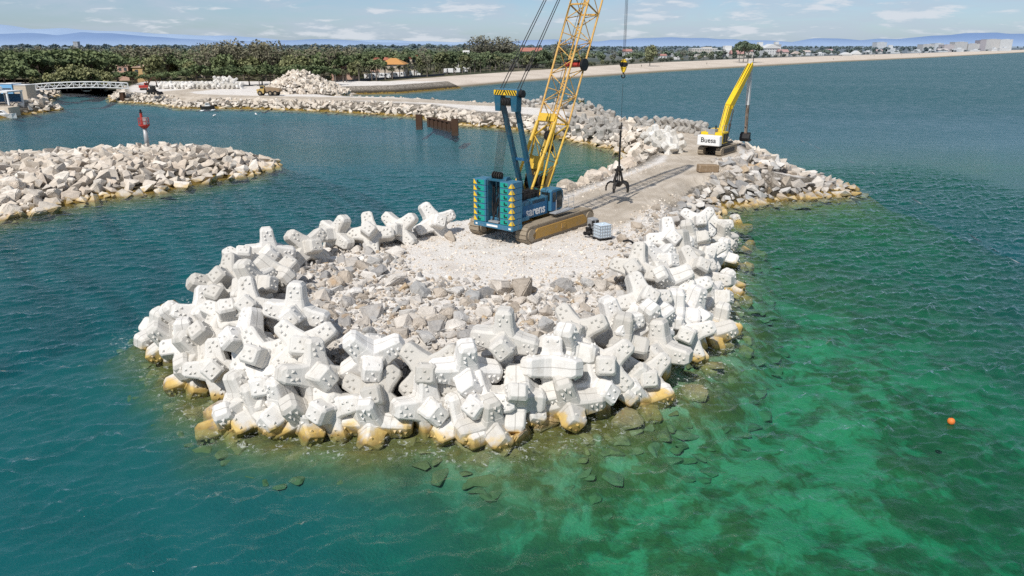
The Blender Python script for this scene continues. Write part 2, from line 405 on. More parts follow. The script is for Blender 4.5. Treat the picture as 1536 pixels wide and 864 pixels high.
# ================================================================ terrain
SHORE = [(-21.6,39.1),(-17,33.6),(-12.8,28.6),(-9.2,27.6),(-5.9,27.4),(-3.6,27.5),(-.8,26.8),(2.7,28.3),(6,30.8),(9.3,34.3),(11.4,38.4),(13.5,43.3),(15.2,48.7),(17.2,55.4),(19.0,62),(19.6,69),(21.6,74.6),(25.7,76.8),(31.7,79.5),(37.2,81),(40,84.5),(39.4,88.5),(36.5,95),(37,104),(36.8,112),(35,124),(31,131),(27,138),(24,146),(23,157),(20.5,176),(14.5,191),(5,189.5),(-4.5,190.5),(-13,198),(-31,211),(-46,215),(-56,226),(-60,240),(-57,258),
 (-39.4,266.7),(-20,300),(-10,330),(-260,330),(-150,300),(-142,274),(-132,249),(-119.5,225.5),(-100.2,214.6),(-88.5,200.9),(-74.3,200.7),(-58.9,196.4),(-45.3,190.4),(-23.4,177.5),(-11,157.9),(-3.8,153.7),(2.9,146.3),(10.8,130.5),(17,120),(17.6,111),(16.5,104),(14,96),(10.7,88.5),(8.3,84.5),(4.6,78),(1.6,73),(-1.5,68.5),(-4.5,65),(-8.5,61.8),(-12.5,58.8),(-16,55),(-18.6,50.5),(-20.4,46.5),(-21.6,42.8)]
QUAY = [(-300,172),(-118,173),(-118.2,183),(-117.6,196),(-122,203),(-131,213),(-142.7,233),(-159,267),(-172,290),(-200,330),(-300,330)]
def up3(lst, dx, dy): return [(x+dx, y+dy) for x, y, z in lst]
ISLE = [G(*p, 0)[:2] for p in ((-160,372),(0,330),(60,318),(140,300),(230,290),(330,270),(380,262),(411,250))] + \
       [(-34,105.5),(-37.5,109.5),(-43,113.5),(-50,115.5),(-57,114),(-64,110.5),(-72,106.5),(-82,100.5),(-92,93),(-96,80),(-75,66)]
def sdf(poly, X, Y):
    """positive inside"""
    X = np.asarray(X, float); Y = np.asarray(Y, float)
    d = np.full(X.shape, 1e9); ins = np.zeros(X.shape, bool)
    n = len(poly)
    for i in range(n):
        x0, y0 = poly[i]; x1, y1 = poly[(i+1) % n]
        ex, ey = x1-x0, y1-y0
        t = np.clip(((X-x0)*ex + (Y-y0)*ey)/(ex*ex+ey*ey+1e-12), 0, 1)
        d = np.minimum(d, np.hypot(X-x0-t*ex, Y-y0-t*ey))
        c = (y0 > Y) != (y1 > Y)
        if y1 != y0: ins ^= c & (X < (x1-x0)*(Y-y0)/(y1-y0) + x0)
    return np.where(ins, d, -d)
def smooth(t): t = np.clip(t, 0, 1); return t*t*(3-2*t)
def seabed(d, x, y):
    """steep on the harbour side, a shallow shelf off the head and its seaward side"""
    w = smooth((x + 12)/20)*smooth((100-y)/50)*smooth((62-x)/26)
    q = np.maximum(d-4, 0)
    shelf = np.where(d < 4, d*.48, 1.92 + q*.09 + (q/17)**2)
    deep = np.where(d < 4, d*.55, 2.2 + q*.40)
    lim = np.interp(y, [60, 90, 130, 200, 300], [10, 9, 4.2, 1.9, 1.0])
    return -np.minimum(shelf*w + deep*(1-w), lim)
SLIP = [G(*p, 0)[:2] for p in ((200,157),(240,160),(300,163.5),(335,163))]
def heights(X, Y, parts=False, sunk=True):
    X = np.asarray(X, float); Y = np.asarray(Y, float)
    a = sdf(SHORE, X, Y); b = sdf(QUAY, X, Y); c = sdf(ISLE, X, Y)
    top = 2.6 + 0*X
    ha = np.where(a > 0, top*np.minimum(1, a/4.6)**.85, 0)
    head = smooth((70-Y)/4)*(X < 25) if sunk else 0*X
    ha = np.where(a > 0, ha*(1-head) + head*np.clip((a-1.5)*.60, -.35, 2.6), 0)
    # slipway in the harbour corner
    sl = np.exp(-(((X+91)/5)**2 + ((Y-206)/9)**2)); ha = np.where(a > 0, np.minimum(ha, np.maximum(.28*a, ha*(1-sl))), 0)
    # tip of the spur is lower
    spur = smooth((X-27)/8)*smooth((95-Y)/6); ha = ha*(1-.52*spur)
    # small hollow in the rubble core
    ha = ha - .35*np.exp(-((X-0)/9)**2 - ((Y-35.5)/3.2)**2)*(a > 0)
    hb = np.where(b > 0, np.minimum(2.2, b*.55), 0)
    hc = np.where(c > 0, np.minimum(1.75, c*.26), 0)
    m = np.maximum(np.maximum(a, b), c)
    h = np.where(m > 0, np.where(m == a, ha, np.where(m == b, hb, hc)), seabed(-m, X, Y) - (.35*head*np.clip(1 - (-m)/8, 0, 1) if sunk else 0))
    return (h, a, b, c) if parts else h
def hgt(x, y): return float(heights(np.array([x]), np.array([y]))[0])
ROAD = [(1,50),(5,58),(10,67),(16,77),(22.5,88),(25.5,100),(27,112),(26.5,124),(22,136),(18.5,150),(16,164),(8,176),(-5,181),(-18,190),(-35,198),(-55,203),(-75,208),(-95,216),(-103,228),(-100,245)]
def polydist(pts, X, Y):
    d = np.full(np.shape(X), 1e9)
    for (x0, y0), (x1, y1) in zip(pts[:-1], pts[1:]):
        ex, ey = x1-x0, y1-y0
        t = np.clip(((X-x0)*ex + (Y-y0)*ey)/(ex*ex+ey*ey), 0, 1)
        d = np.minimum(d, np.hypot(X-x0-t*ex, Y-y0-t*ey))
    return d
def grid_faces(nx, ny):
    i, j = np.meshgrid(np.arange(nx-1), np.arange(ny-1), indexing='ij')
    k = (i*ny + j).ravel()
    return np.stack([k, k+ny, k+ny+1, k+1], 1)
def height_sheet(name, xs, ys):
    X, Y = np.meshgrid(xs, ys, indexing='ij')
    h, a, b, c = heights(X, Y, True)
    rd = polydist(ROAD, X, Y)
    w = np.where(Y > 95, 4.6, 3.6)
    road = smooth((w + 1.8 - rd)/2.4)*(a > 3.2)
    road = np.where((Y < 58), road*smooth((Y-50)/8), road)
    gravel = smooth((a-4.6)/1.5)
    head = (Y < 62) & (X < 18)
    core_edge = a - 5.2
    gravel = np.where(head, smooth((core_edge+1.0)/2.0), gravel)
    rut = (np.exp(-((rd-1.15)/.30)**2) + .6*np.exp(-((rd-2.4)/.22)**2))*(a > 3)*(Y > 50)
    nz = rng.normal(0, .035, X.shape)
    z = h + np.where(h > .2, nz*(1-.7*road), 0)
    z = z + np.where(h < -.4, .25*np.sin(X*.9+1.3*np.sin(Y*.5))*np.sin(Y*.8+np.cos(X*.6)), 0)
    me = np_mesh(name, np.stack([X, Y, z], -1).reshape(-1, 3), grid_faces(len(xs), len(ys)), [MATS['ground']], True, dict(road=road.ravel(), gravel=gravel.ravel(), rut=rut.ravel()))
    return tag(link(name, me), kind='structure')
height_sheet('ground', np.arange(-64, 62.1, .4), np.arange(4, 126.1, .4))
height_sheet('ground', np.arange(-300, -63.9, 1.2), np.arange(60, 126.1, 1.2))
height_sheet('ground', np.arange(-300, 62.1, 1.0), np.arange(126, 300.1, 1.0))
V = []; Fc = []
for xa, xb, ys_ in ((61.9, 9000, (-300, 60, 90, 130, 200, 300)), (-9000, -299.9, (-300, 60, 90, 130, 200, 300)), (-9000, 9000, (299.9, 9000))):
    k = len(V)
    for y in ys_: V += [(xa, y, -float(np.interp(y, [60, 90, 130, 200, 300, 1000], [10, 9, 4.2, 1.9, 1.0, .9]))), (xb, y, -float(np.interp(y, [60, 90, 130, 200, 300, 1000], [10, 9, 4.2, 1.9, 1.0, .9])))]
    Fc += [(k+2*i, k+2*i+1, k+2*i+3, k+2*i+2) for i in range(len(ys_)-1)]
tag(link('seabed', np_mesh('seabed', V, Fc, [MATS['ground']], False)), kind='structure')
# mainland and beach behind
SEA = [(G(*p, 0)[0], G(*p, 0)[1]) for p in ((520,143),(600,138.6),(690,130.2),(780,122),(900,114),(1000,107),(1125,100),(1250,93),(1400,86),(1536,78.5))] + [(2300,3200),(4200,5200),(8000,8600)]
DUNE = [(G(*p, 2.1)[0], G(*p, 2.1)[1]) for p in ((497,131),(585,121.5),(690,113),(780,106.8),(900,98.8),(1000,93.2),(1125,87.8),(1250,83.6),(1400,79),(1536,74.6))] + [(2240,3330),(4000,5500),(7600,9000)]
mats = [mat_sand()]
nn = len(SEA); V = []; Fc = []
rows = [(-.05, -3.5), (0, -.02), (.12, .55), (.35, 1.3), (1, 2.1)]
for (sx, sy), (dx, dy) in zip(SEA, DUNE):
    for t, z in rows: V.append((sx+(dx-sx)*t, sy+(dy-sy)*t, z))
k = len(rows)
for i in range(nn-1):
    for j in range(k-1): Fc.append((i*k+j, (i+1)*k+j, (i+1)*k+j+1, i*k+j+1))
tag(link('beach', np_mesh('beach', V, Fc, mats, True)), kind='structure')
land = [(x, y, 2.1) for x, y in DUNE] + [(-9000, 9000, 2.1), (-9000, 330, 2.1), (-200, 330, 2.1), (-172, 291, 2.1), (-160, 268, 2.1), (-143, 276, 2.1), (-135, 250, 2.1), (-112, 240, 2.1), (-80, 238, 2.1)]
bm = bmesh.new(); f = bm.faces.new([bm.verts.new(p) for p in land]); bmesh.ops.triangulate(bm, faces=[f]); bmesh.ops.recalc_face_normals(bm, faces=bm.faces)
for f in bm.faces:
    if f.normal.z < 0: f.normal_flip()
me = bpy.data.meshes.new('mainland'); bm.to_mesh(me); bm.free(); me.materials.append(mat_land()); tag(link('mainland', me), kind='structure')
# ---------------------------------------------------------------- sea: one sheet, real waves near the breakwater
def wave_field(n=1024, size=160.0):
    kx = np.fft.fftfreq(n, size/n)*2*np.pi; KX, KY = np.meshgrid(kx, kx, indexing='ij')
    K = np.hypot(KX, KY); K[0, 0] = 1e-6
    def spec(L, wx, wy, lim, p):
        c = np.abs(KX*wx + KY*wy)/K
        s = np.exp(-1/(K*L)**2)/K**4*c**p*np.exp(-(K*lim)**2); s[0, 0] = 0
        ph = rng.normal(size=K.shape) + 1j*rng.normal(size=K.shape)
        return np.real(np.fft.ifft2(np.sqrt(s)*ph))
    a = spec(.19, .34, -.94, .03, 3); b = spec(.10, .60, -.80, .03, 2); c = spec(.55, .15, -.99, .08, 4)
    a = a/a.std(); b = b/b.std(); c = c/c.std()
    g = np.clip(1 + .35*c, .3, 2)
    return (a + .28*(a*a-1))*.052*g + (b + .2*(b*b-1))*.027*g + c*.036
def axis(lo, hi, step, far, n):
    core = np.arange(lo, hi + 1e-6, step)
    t = (np.linspace(0, 1, n+1)[1:])**3
    return np.concatenate([(lo - (t*(far[0]) ))[::-1], core, hi + t*far[1]])
xs = axis(-62, 62, .17, (8900, 8900), 26); ys = axis(13, 110, .17, (300, 8800), 26)
H = wave_field(); X, Y = np.meshgrid(xs, ys, indexing='ij')
I = np.round((X+80)/.15625).astype(int) % 1024; J = np.round(Y/.15625).astype(int) % 1024
fade = smooth((62-np.abs(X))/8)*smooth((110-Y)/25)*smooth((Y-13)/2+.2)
sd = np.maximum(np.maximum(sdf(SHORE, X, Y), sdf(ISLE, X, Y)), sdf(QUAY, X, Y))
lee = 1 - .45*smooth((4 - (X*.77 - (Y-40)*.3 + 10))/20)
Z = H[I, J]*fade*lee*(1 - .5*smooth((sd+3)/3))
foam = smooth((sd+2.0)/1.2)*smooth((1.5-sd)/1)*smooth((Y-20)/5)*np.where(Y < 100, 1, .15)
foam *= np.where(X > 8, 1.0, .55)
me = np_mesh('sea_water', np.stack([X, Y, Z], -1).reshape(-1, 3), grid_faces(len(xs), len(ys)), [MATS['water']], True, dict(foam=foam.ravel()))
tag(link('sea_water', me), kind='structure')
# ================================================================ armour blocks
def hull_bm(bm, pts, bev=.035):
    b = bmesh.new()
    for p in pts: b.verts.new(p)
    r = bmesh.ops.convex_hull(b, input=b.verts)
    bmesh.ops.delete(b, geom=[g for g in set(r['geom_interior'] + r['geom_unused']) if isinstance(g, bmesh.types.BMVert)], context='VERTS')
    bmesh.ops.dissolve_limit(b, angle_limit=.05, verts=b.verts, edges=b.edges)
    if bev:
        es = [e for e in b.edges if len(e.link_faces) == 2 and e.calc_face_angle(0) > .3]
        bmesh.ops.bevel(b, geom=es, offset=bev, segments=1, affect='EDGES', clamp_overlap=True)
    me = bpy.data.meshes.new('t'); b.to_mesh(me); b.free(); bm.from_mesh(me); bpy.data.meshes.remove(me)
def ring(c, p, q, a, b, ch):
    return [c + p*x + q*y for x, y in ((a, b-ch), (a-ch, b), (-a+ch, b), (-a, b-ch), (-a, -b+ch), (-a+ch, -b), (a-ch, -b), (a, -b+ch))]
def pyr(bm, c, n, up, s, h):
    n = n.normalized(); u = (up - n*up.dot(n)).normalized(); w = n.cross(u)
    vs = [bm.verts.new(c - n*.02 + u*a*s + w*b*s) for a, b in ((1,1),(-1,1),(-1,-1),(1,-1))]; t = bm.verts.new(c + n*h)
    for i in range(4): bm.faces.new((vs[i], vs[(i+1) % 4], t))
def armour_mesh(name, seed):
    rd = random.Random(seed); bm = bmesh.new(); Yv = Vector((0,1,0)); X_ = Vector((1,0,0)); Z_ = Vector((0,0,1))
    for sx, sz in ((1,1),(-1,1),(1,-1),(-1,-1)):
        d = Vector((sx*.76, 0, sz*.65)).normalized(); q = d.cross(Yv)
        # the limb, and the swelling that joins it to the body, are two hulls so that the crotch stays hollow
        hull_bm(bm, ring(d*.1, Yv, q, .50, .56, .10) + ring(d*.72, Yv, q, .45, .42, .10), .02)
        hull_bm(bm, ring(d*.6, Yv, q, .455, .42, .09) + ring(d*1.30, Yv, q, .40, .35, .09) + ring(d*1.46, Yv, q, .29, .23, .06), .02)
        for fs in (1, -1):
            for a, b in ((.86,.13),(1.06,-.16),(1.06,.15),(1.25,0)):
                pyr(bm, d*a + q*b + Yv*fs*(.455 - .045*(a-.6)/.64), Yv*fs, d, .075, .085)
    for s in (1, -1):
        c = Yv*s
        hull_bm(bm, ring(c*.1, X_, Z_, .62, .50, .12) + ring(c*.58, X_, Z_, .45, .42, .09), .02)
        hull_bm(bm, ring(c*.0, X_, Z_, .44, .43, .08) + ring(c*1.10, X_, Z_, .41, .39, .08) + ring(c*1.24, X_, Z_, .31, .29, .06), .02)
        for a in (-.2, .2): pyr(bm, c*1.02 + X_*a + Z_*.40, Z_, c, .07, .085)
        for a, b in ((-.15,-.13),(.15,-.13),(0,.13)): pyr(bm, c*1.238 + X_*a + Z_*b, c, Z_, .07, .08)
    hull_bm(bm, [Vector((x, y, z)) for x in (-.66,.66) for y in (-.42,.42) for z in (-.34,.34)] + [Vector((x, y, z)) for x in (-.34,.34) for y in (-.42,.42) for z in (-.56,.56)], .03)
    for v in bm.verts: v.co += Vector((rd.uniform(-1,1), rd.uniform(-1,1), rd.uniform(-1,1)))*.008
    me = bpy.data.meshes.new(name); bm.to_mesh(me); bm.free(); me.materials.append(MATS['concrete']); return me
ARM = [armour_mesh('armour_block', s) for s in (1, 2, 3)]
OLD = []
for me_ in ARM: OLD.append(me_.copy()); OLD[-1].materials.clear(); OLD[-1].materials.append(MATS['old_concrete'])
def armour(loc, yaw, tilt, roll, label, group, scale=1.0, k=0, old=False):
    o = bpy.data.objects.new('armour_block', (OLD if old else ARM)[k % 3]); COL.objects.link(o)
    o.location = loc; M = Matrix.Rotation(R(yaw), 3, 'Z') @ Matrix.Rotation(R(tilt), 3, 'X') @ Matrix.Rotation(R(roll), 3, 'Y')
    o.rotation_euler = M.to_euler(); o.scale = (scale,)*3
    return tag(o, label, 'armour block', group)
def drop(px, py, up, sunk=False):
    """where the view line through a photograph point meets the mound, up metres above its surface"""
    x, y, d = ray(px, py); t0 = (CAMZ-6)/-d; t1 = (CAMZ+1.5)/-d
    ts = np.linspace(t0, t1, 220); h = heights(x*ts, y*ts, sunk=sunk) + up; z = CAMZ + d*ts
    i = int(np.argmax(z <= np.maximum(h, up-.6)))
    t = ts[i]; return (x*t, y*t, CAMZ + d*t)
# px, py, height above the mound, yaw, tilt, roll, what tells it apart
UNITS = [
 (652,334,.95,25,-20,20,'last of the row just behind the crane tail, one limb pointing up'),
 (599,344,.95,-15,-15,0,'with limbs raised in a V, next to the last behind the crane'),
 (556,352,.95,10,-30,40,'third in the row from the crane tail, spread like an X'),
 (505,352,1.0,-35,-10,-22,'leaning with one thick limb raised up and left above the harbour water'),
 (461,372,1.0,50,-20,10,'humped over a deep dark shadow on the harbour side'),
 (404,378,1.3,15,0,48,'highest on the harbour side, its square post upright against the water'),
 (418,416,1.0,-40,30,25,'under the highest one, its shaded nose hanging over grey boulders'),
 (382,428,1.2,70,-15,30,'with a rounded shaded limb beside the rubble'),
 (366,397,.8,30,-60,15,'low on the outer harbour slope, only its pale tops showing'),
 (346,423,.8,-20,-35,35,'on the harbour slope with a blue grey shaded side'),
 (375,462,1.2,8,-28,44,'large, one studded limb pointing up, one studded foot down'),
 (445,470,1.3,0,-8,49,'standing with studded post upright, two feet spread on the rubble'),
 (326,434,.5,60,-40,0,'small looking pair of studded knobs at the outer harbour waterline'),
 (334,455,.7,-10,-50,20,'flat topped, studded along its edge on the outer slope'),
 (304,473,.6,35,-20,60,'with a studded end facing the sea, second step above the waterline'),
 (345,478,1.0,20,-50,-10,'half hidden, lying flat between taller ones on the outer slope'),
 (282,484,.4,80,-30,25,'grey faced, at the outer corner just above the waterline'),
 (244,500,.15,65,10,40,'farthest out at the tip, low square end with ochre limb'),
 (282,520,.35,-70,0,50,'lying as a long low slab with a thin ochre waterline'),
 (262,514,.2,15,20,10,'small and pale between the outermost pair'),
 (318,510,.8,-30,-45,35,'long limbed with a dark fork in the middle, over the outer waterline'),
 (372,512,1.2,-42,-25,42,'a long bar sloping up to the rear with black stencilled numbers'),
 (457,523,1.1,5,-32,2,'with two studded limbs raised in a wide V at the rubble edge'),
 (396,537,.9,-8,-30,8,'wide V of studded limbs in the middle of the pile'),
 (327,555,.55,10,-25,46,'studded foot forward and another limb up, stained ochre at the sea'),
 (302,532,.5,55,-20,15,'smooth rounded, behind the studded foot near the outer waterline'),
 (296,566,.0,25,20,20,'low lumpy block end alone beside the studded foot'),
 (402,577,.6,0,-20,-8,'front row, a studded V of limbs on one thick leg'),
 (470,562,.9,40,-15,55,'big smooth diagonal bar with a mould seam and a shaded end'),
 (430,612,.25,-25,15,46,'front row, short column with studs on its shaded face'),
 (372,605,.1,60,-10,42,'front row, limb running into the sea with broad ochre band'),
 (350,640,-.4,20,30,30,'ochre peaked corner standing alone in the water'),
 (392,622,-.1,-50,10,40,'ochre limb running down into the sea at the front'),
 (460,626,-.1,30,25,15,'front row, a square studded end just out of the water'),
 (498,612,.3,-20,-15,20,'front row, a smooth raised arm and ochre body'),
 (558,537,1.1,12,10,8,'broad, limbs spread flat, a nose pointing up, at the rubble edge'),
 (563,594,.5,4,-22,-10,'front row, an X with small studs on each tip'),
 (563,634,-.2,0,25,45,'front row, a small square end with ochre below in the water'),
 (646,556,.9,0,-20,0,'V of limbs above a horizontal bar with dark hollow below'),
 (640,610,.35,35,-5,52,'front row, a diagonal bar with a blunt nose towards the sea'),
 (698,556,1.0,10,15,50,'slanting post with rough edges and an arm to the side'),
 (724,606,.4,-18,-15,30,'front row, two arms with shaded studded ends over an ochre foot'),
 (757,510,1.4,-8,0,47,'tallest at the rubble edge, a smooth white square post'),
 (772,598,.5,88,8,0,'front row, seen end on as a plain upright slab with an arm'),
 (735,640,-.2,30,10,45,'ochre stub under the front row by the shallow yellow rock'),
 (692,640,-.4,-50,10,40,'yellow weeded limb mostly under water at the front'),
 (828,548,.9,0,72,0,'a T with its long horizontal bar towards the sea'),
 (866,500,1.1,-14,-24,8,'large angular one with raised arms, under the white peak'),
 (922,488,1.2,24,-8,30,'white peaked, next to the brown boulders on the rubble edge'),
 (852,524,1.0,65,5,20,'with a grey nose behind the horizontal bar'),
 (905,548,.7,-5,-20,5,'V of limbs with flat face, one leg down to waterline'),
 (892,584,.25,30,-10,48,'curved down into an ochre foot near the front corner'),
 (853,606,.1,10,20,30,'front corner, blunt white studded nose over yellow weed'),
 (966,566,.4,0,-25,-4,'at the front corner, wide and ochre along its lower half'),
 (962,606,-.35,20,15,20,'low grey hump awash at the front corner'),
 (973,485,1.1,40,25,20,'with a rough broken top above the seaward slope'),
 (990,525,.8,-30,-5,45,'long limb sloping down towards the sea with a studded end'),
 (964,452,1.4,15,-30,35,'white cube like limb above the brown boulders'),
 (956,405,1.4,-20,-22,44,'large, a thick limb pointing up and back over the rubble'),
 (1003,362,1.2,10,-30,46,'with a studded post in the row by the tank'),
 (986,395,1.1,40,-25,15,'broad face full of studs with faint stencilled numbers'),
 (998,424,1.3,25,40,10,'with its nose end tipped forward showing a dark studded face'),
 (1022,380,1.0,-40,-10,40,'grey banded, tilted down towards the sea in the upper seaward row'),
 (1046,335,1.1,0,-28,0,'at the far end of the seaward row, two studded limbs up'),
 (1036,360,1.0,70,-15,30,'box ended, under the far pair of raised limbs'),
 (1070,340,.8,-20,-20,30,'studded knob facing the camera near the far end of the seaward row'),
 (1082,360,.4,30,10,40,'square end low at the far seaward waterline'),
 (1106,345,-.1,15,-10,35,'studded block standing alone in the water off the seaward row'),
 (1058,380,.6,0,-20,20,'low, with studs round its rim on the seaward waterline'),
 (1082,386,.1,50,5,44,'upright stub with a flat studded top at the seaward waterline'),
 (1040,405,.8,25,-35,35,'studded tilted face in the middle of the seaward slope'),
 (1062,420,.5,-35,-15,30,'dark studded underside over the seaward waterline'),
 (1028,440,1.0,-10,-40,10,'smooth topped, in the middle of the seaward slope'),
 (1065,448,.4,60,-10,20,'wedge shaped, pointing to sea above the ochre studded knob'),
 (1035,470,.8,25,10,60,'box like bar pair over a red marked hollow'),
 (1030,502,.6,-15,-25,20,'pale studded hump above the seaward waterline'),
 (1090,436,-.3,40,10,40,'ochre studded knob standing just off the seaward side'),
 (1063,506,-.2,10,20,20,'smooth grey stump at the seaward waterline'),
 (1078,490,-.25,70,10,40,'yellowish studded knob awash beside the grey stump'),
 (1012,475,.9,80,0,44,'wedged between the box like pair and the rough topped one'),
 (930,515,.8,70,5,40,'wedged upright between two angular ones at the front corner'),
]
for i, (px, py, up, yw, ti, ro, desc) in enumerate(UNITS):
    r0 = random.Random(i*13+5)
    if py > 535 and up <= .62: up -= .32
    loc = drop(px, py, up)
    armour(loc, yw + r0.uniform(-6, 6), ti + r0.uniform(-5, 5), ro + r0.uniform(-4, 4), 'white concrete block ' + desc, 'white armour blocks round the breakwater head', r0.uniform(1.06, 1.14), i)
UNIT_OBJ = {}
# filler units low under the pile and blocks drowned off the seaward side
r0 = random.Random(3)
for px, py in ((440,590),(530,612),(800,600),(940,580),(1030,520),(1050,400),(310,500)):
    p = drop(px, py, -.35)
    armour(p, r0.uniform(0, 360), r0.uniform(-40, 40), r0.uniform(0, 90), 'armour block in the lowest layer, mostly buried under the white pile', 'armour blocks of the lowest layer', 1.0, px)
for px, py, z in ((745,712,-1.75),(850,690,-1.7),(930,655,-1.7),(1000,622,-1.7),(1050,575,-1.6),(1095,520,-1.5),(1105,470,-1.5),(1115,420,-1.5),(1125,385,-1.5),(960,670,-2.2),(1075,590,-2.1),(1110,545,-2.0)):
    armour(G(px, py, z), r0.uniform(0, 360), r0.uniform(-30, 30), r0.uniform(0, 90), 'drowned armour block showing pale and blurred through the green water', 'drowned armour blocks', 1.0, px)
# pale units along the far bend, behind the excavator road and on the storage yard
FARW = [(812,152),(838,152),(856,148),(872,152),(884,160),(898,166),(908,172),(918,176),(868,162),(846,158),(785,152),(796,156),
        (862,186),(876,182),(888,188),(900,184),(912,190),(868,198),(884,200),(902,198),(920,198),(905,206),(924,190),(860,176),(852,192)]
for i, (px, py) in enumerate(FARW):
    armour(drop(px, py, .75), r0.uniform(0,360), r0.uniform(-35,35), r0.uniform(0,90), 'pale grey concrete armour block heaped on the far bend behind the crane boom', 'pale armour blocks on the far bend', .95, i, True)
for i, (px, py) in enumerate([(972,205),(984,201),(990,210),(998,203),(1006,214),(1012,209),(992,220),(978,214),(1003,222),(1016,220)]):
    armour(drop(px, py, .75), r0.uniform(0,360), r0.uniform(-35,35), r0.uniform(0,90), 'white armour block heaped at the inner corner beside the road', 'armour blocks at the inner corner', 1.0, i)
for i, (px, py) in enumerate([(961,184),(969,188),(990,184),(1000,186),(1010,187),(1021,189),(1029,190),(1037,191),(1045,192),(1052,195)]):
    armour(drop(px, py, .85), 20 + r0.uniform(-15,15), r0.uniform(-8,8), r0.uniform(-8,8), 'white armour block standing in the line along the seaward road edge behind the excavator', 'armour blocks lined up behind the excavator', 1.0, i, True)
for i in range(34):
    px = 238 + (i % 17)*7.6 + r0.uniform(-2, 2); D = 247 + (i//17)*5 + r0.uniform(-1, 1)
    armour((Xat(px, 125, D), D, 2.4 + 1.0), r0.uniform(-20,20), r0.uniform(-6,6), r0.choice((0, 90)) + r0.uniform(-6,6), 'white armour block stored in rows on the yard below the pines', 'armour blocks stored on the yard', 1.12, i)
for i in range(7):
    px = 325 + i*4.2; armour((Xat(px, 120, 254), 254, 4.9 + r0.uniform(-.2,.2)), r0.uniform(0,90), r0.uniform(-20,20), r0.uniform(0,90), 'white armour block stacked as second layer on the storage rows', 'armour blocks stored on the yard, upper layer', 1.1, i)
# stencilled numbers and spray marks on a few blocks (parts of those blocks)
def blocks_near(px, py):
    best = None
    for o in COL.objects:
        if o.name.startswith('armour_block') and o.parent is None:
            q = proj(*o.location); dd = math.hypot(q[0]-px, q[1]-py)
            if best is None or dd < best[0]: best = (dd, o)
    return best[1]
def face_mark(o, txts, h, want, mat='stencil', off=(0,0)):
    """puts the lines on the body or limb face that looks most along want (world)"""
    M = Matrix.LocRotScale(None, o.rotation_euler, o.scale); w = M.inverted() @ Vector(want)
    best = max((p for p in o.data.polygons if p.area > .10), key=lambda p: p.normal.dot(w)*1.0 + min(p.area, .5)*.4)
    n = best.normal.copy(); up = M.inverted() @ Vector((0,0,1)); up = (up - n*up.dot(n)).normalized(); rt = up.cross(n)
    c = best.center + n*.012 + rt*off[0] + up*off[1]
    for i, t in enumerate(txts):
        me = text_mesh('stencil_number', t, h, c - up*(i-(len(txts)-1)/2)*h*1.15, rt, up, MATS[mat], .01)
        link('stencil_number', me, o)
# ================================================================ rocks
def rock_shape(seed, sub, flat=(1, .85, .72)):
    """an angular quarry stone: the hull of a few points, its edges knocked off"""
    r = np.random.default_rng(seed*7 + sub); n = {3: 15, 2: 13, 1: 10}[sub]
    p = r.normal(size=(n, 3)); p /= np.linalg.norm(p, axis=1)[:, None]; p = np.sign(p)*np.abs(p)**.8
    p *= r.uniform(.78, 1.05, (n, 1))*np.array(flat)*r.uniform(.85, 1.2, 3)
    bm = bmesh.new()
    for v in p: bm.verts.new(v)
    g = bmesh.ops.convex_hull(bm, input=bm.verts)
    bmesh.ops.delete(bm, geom=[v for v in bm.verts if not v.link_faces], context='VERTS')
    if sub >= 2:
        bmesh.ops.dissolve_limit(bm, angle_limit=.2, verts=bm.verts, edges=bm.edges)
        bmesh.ops.bevel(bm, geom=list(bm.edges), offset=.07 if sub == 3 else .06, segments=2 if sub == 3 else 1, affect='EDGES', clamp_overlap=True)
    bmesh.ops.triangulate(bm, faces=bm.faces)
    if sub == 3:
        bmesh.ops.subdivide_edges(bm, edges=[e for e in bm.edges if e.calc_length() > .35], cuts=2, use_grid_fill=True); bmesh.ops.triangulate(bm, faces=bm.faces)
    bm.verts.index_update(); bm.verts.ensure_lookup_table()
    V = np.array([v.co[:] for v in bm.verts]); F = np.array([[v.index for v in f.verts] for f in bm.faces]); bm.free()
    if sub == 3: V = V + r.normal(0, .014, V.shape)
    V = V - V.mean(0)
    return V/np.abs(V).max(), F
R3 = [rock_shape(i+1, 3) for i in range(12)]; R2 = [rock_shape(i+1, 2) for i in range(12)]; R1 = [rock_shape(i+1, 1) for i in range(12)]
class Mass:
    """many small rocks gathered for one mesh"""
    def __init__(s): s.V = []; s.F = []; s.A = []; s.n = 0
    def add(s, shape, loc, size, M, rnd):
        V, F = shape; W = (V*size) @ np.array(M.transposed()) + np.array(loc)
        s.V.append(W); s.F.append(F + s.n); s.A.append(np.full(len(W), rnd)); s.n += len(W)
    def build(s, name, mat):
        me = np_mesh(name, np.concatenate(s.V), np.concatenate(s.F), [mat], False, dict(rnd=np.concatenate(s.A)))
        return link(name, me)
ROCKS = []   # (zone, x, y, z, size)
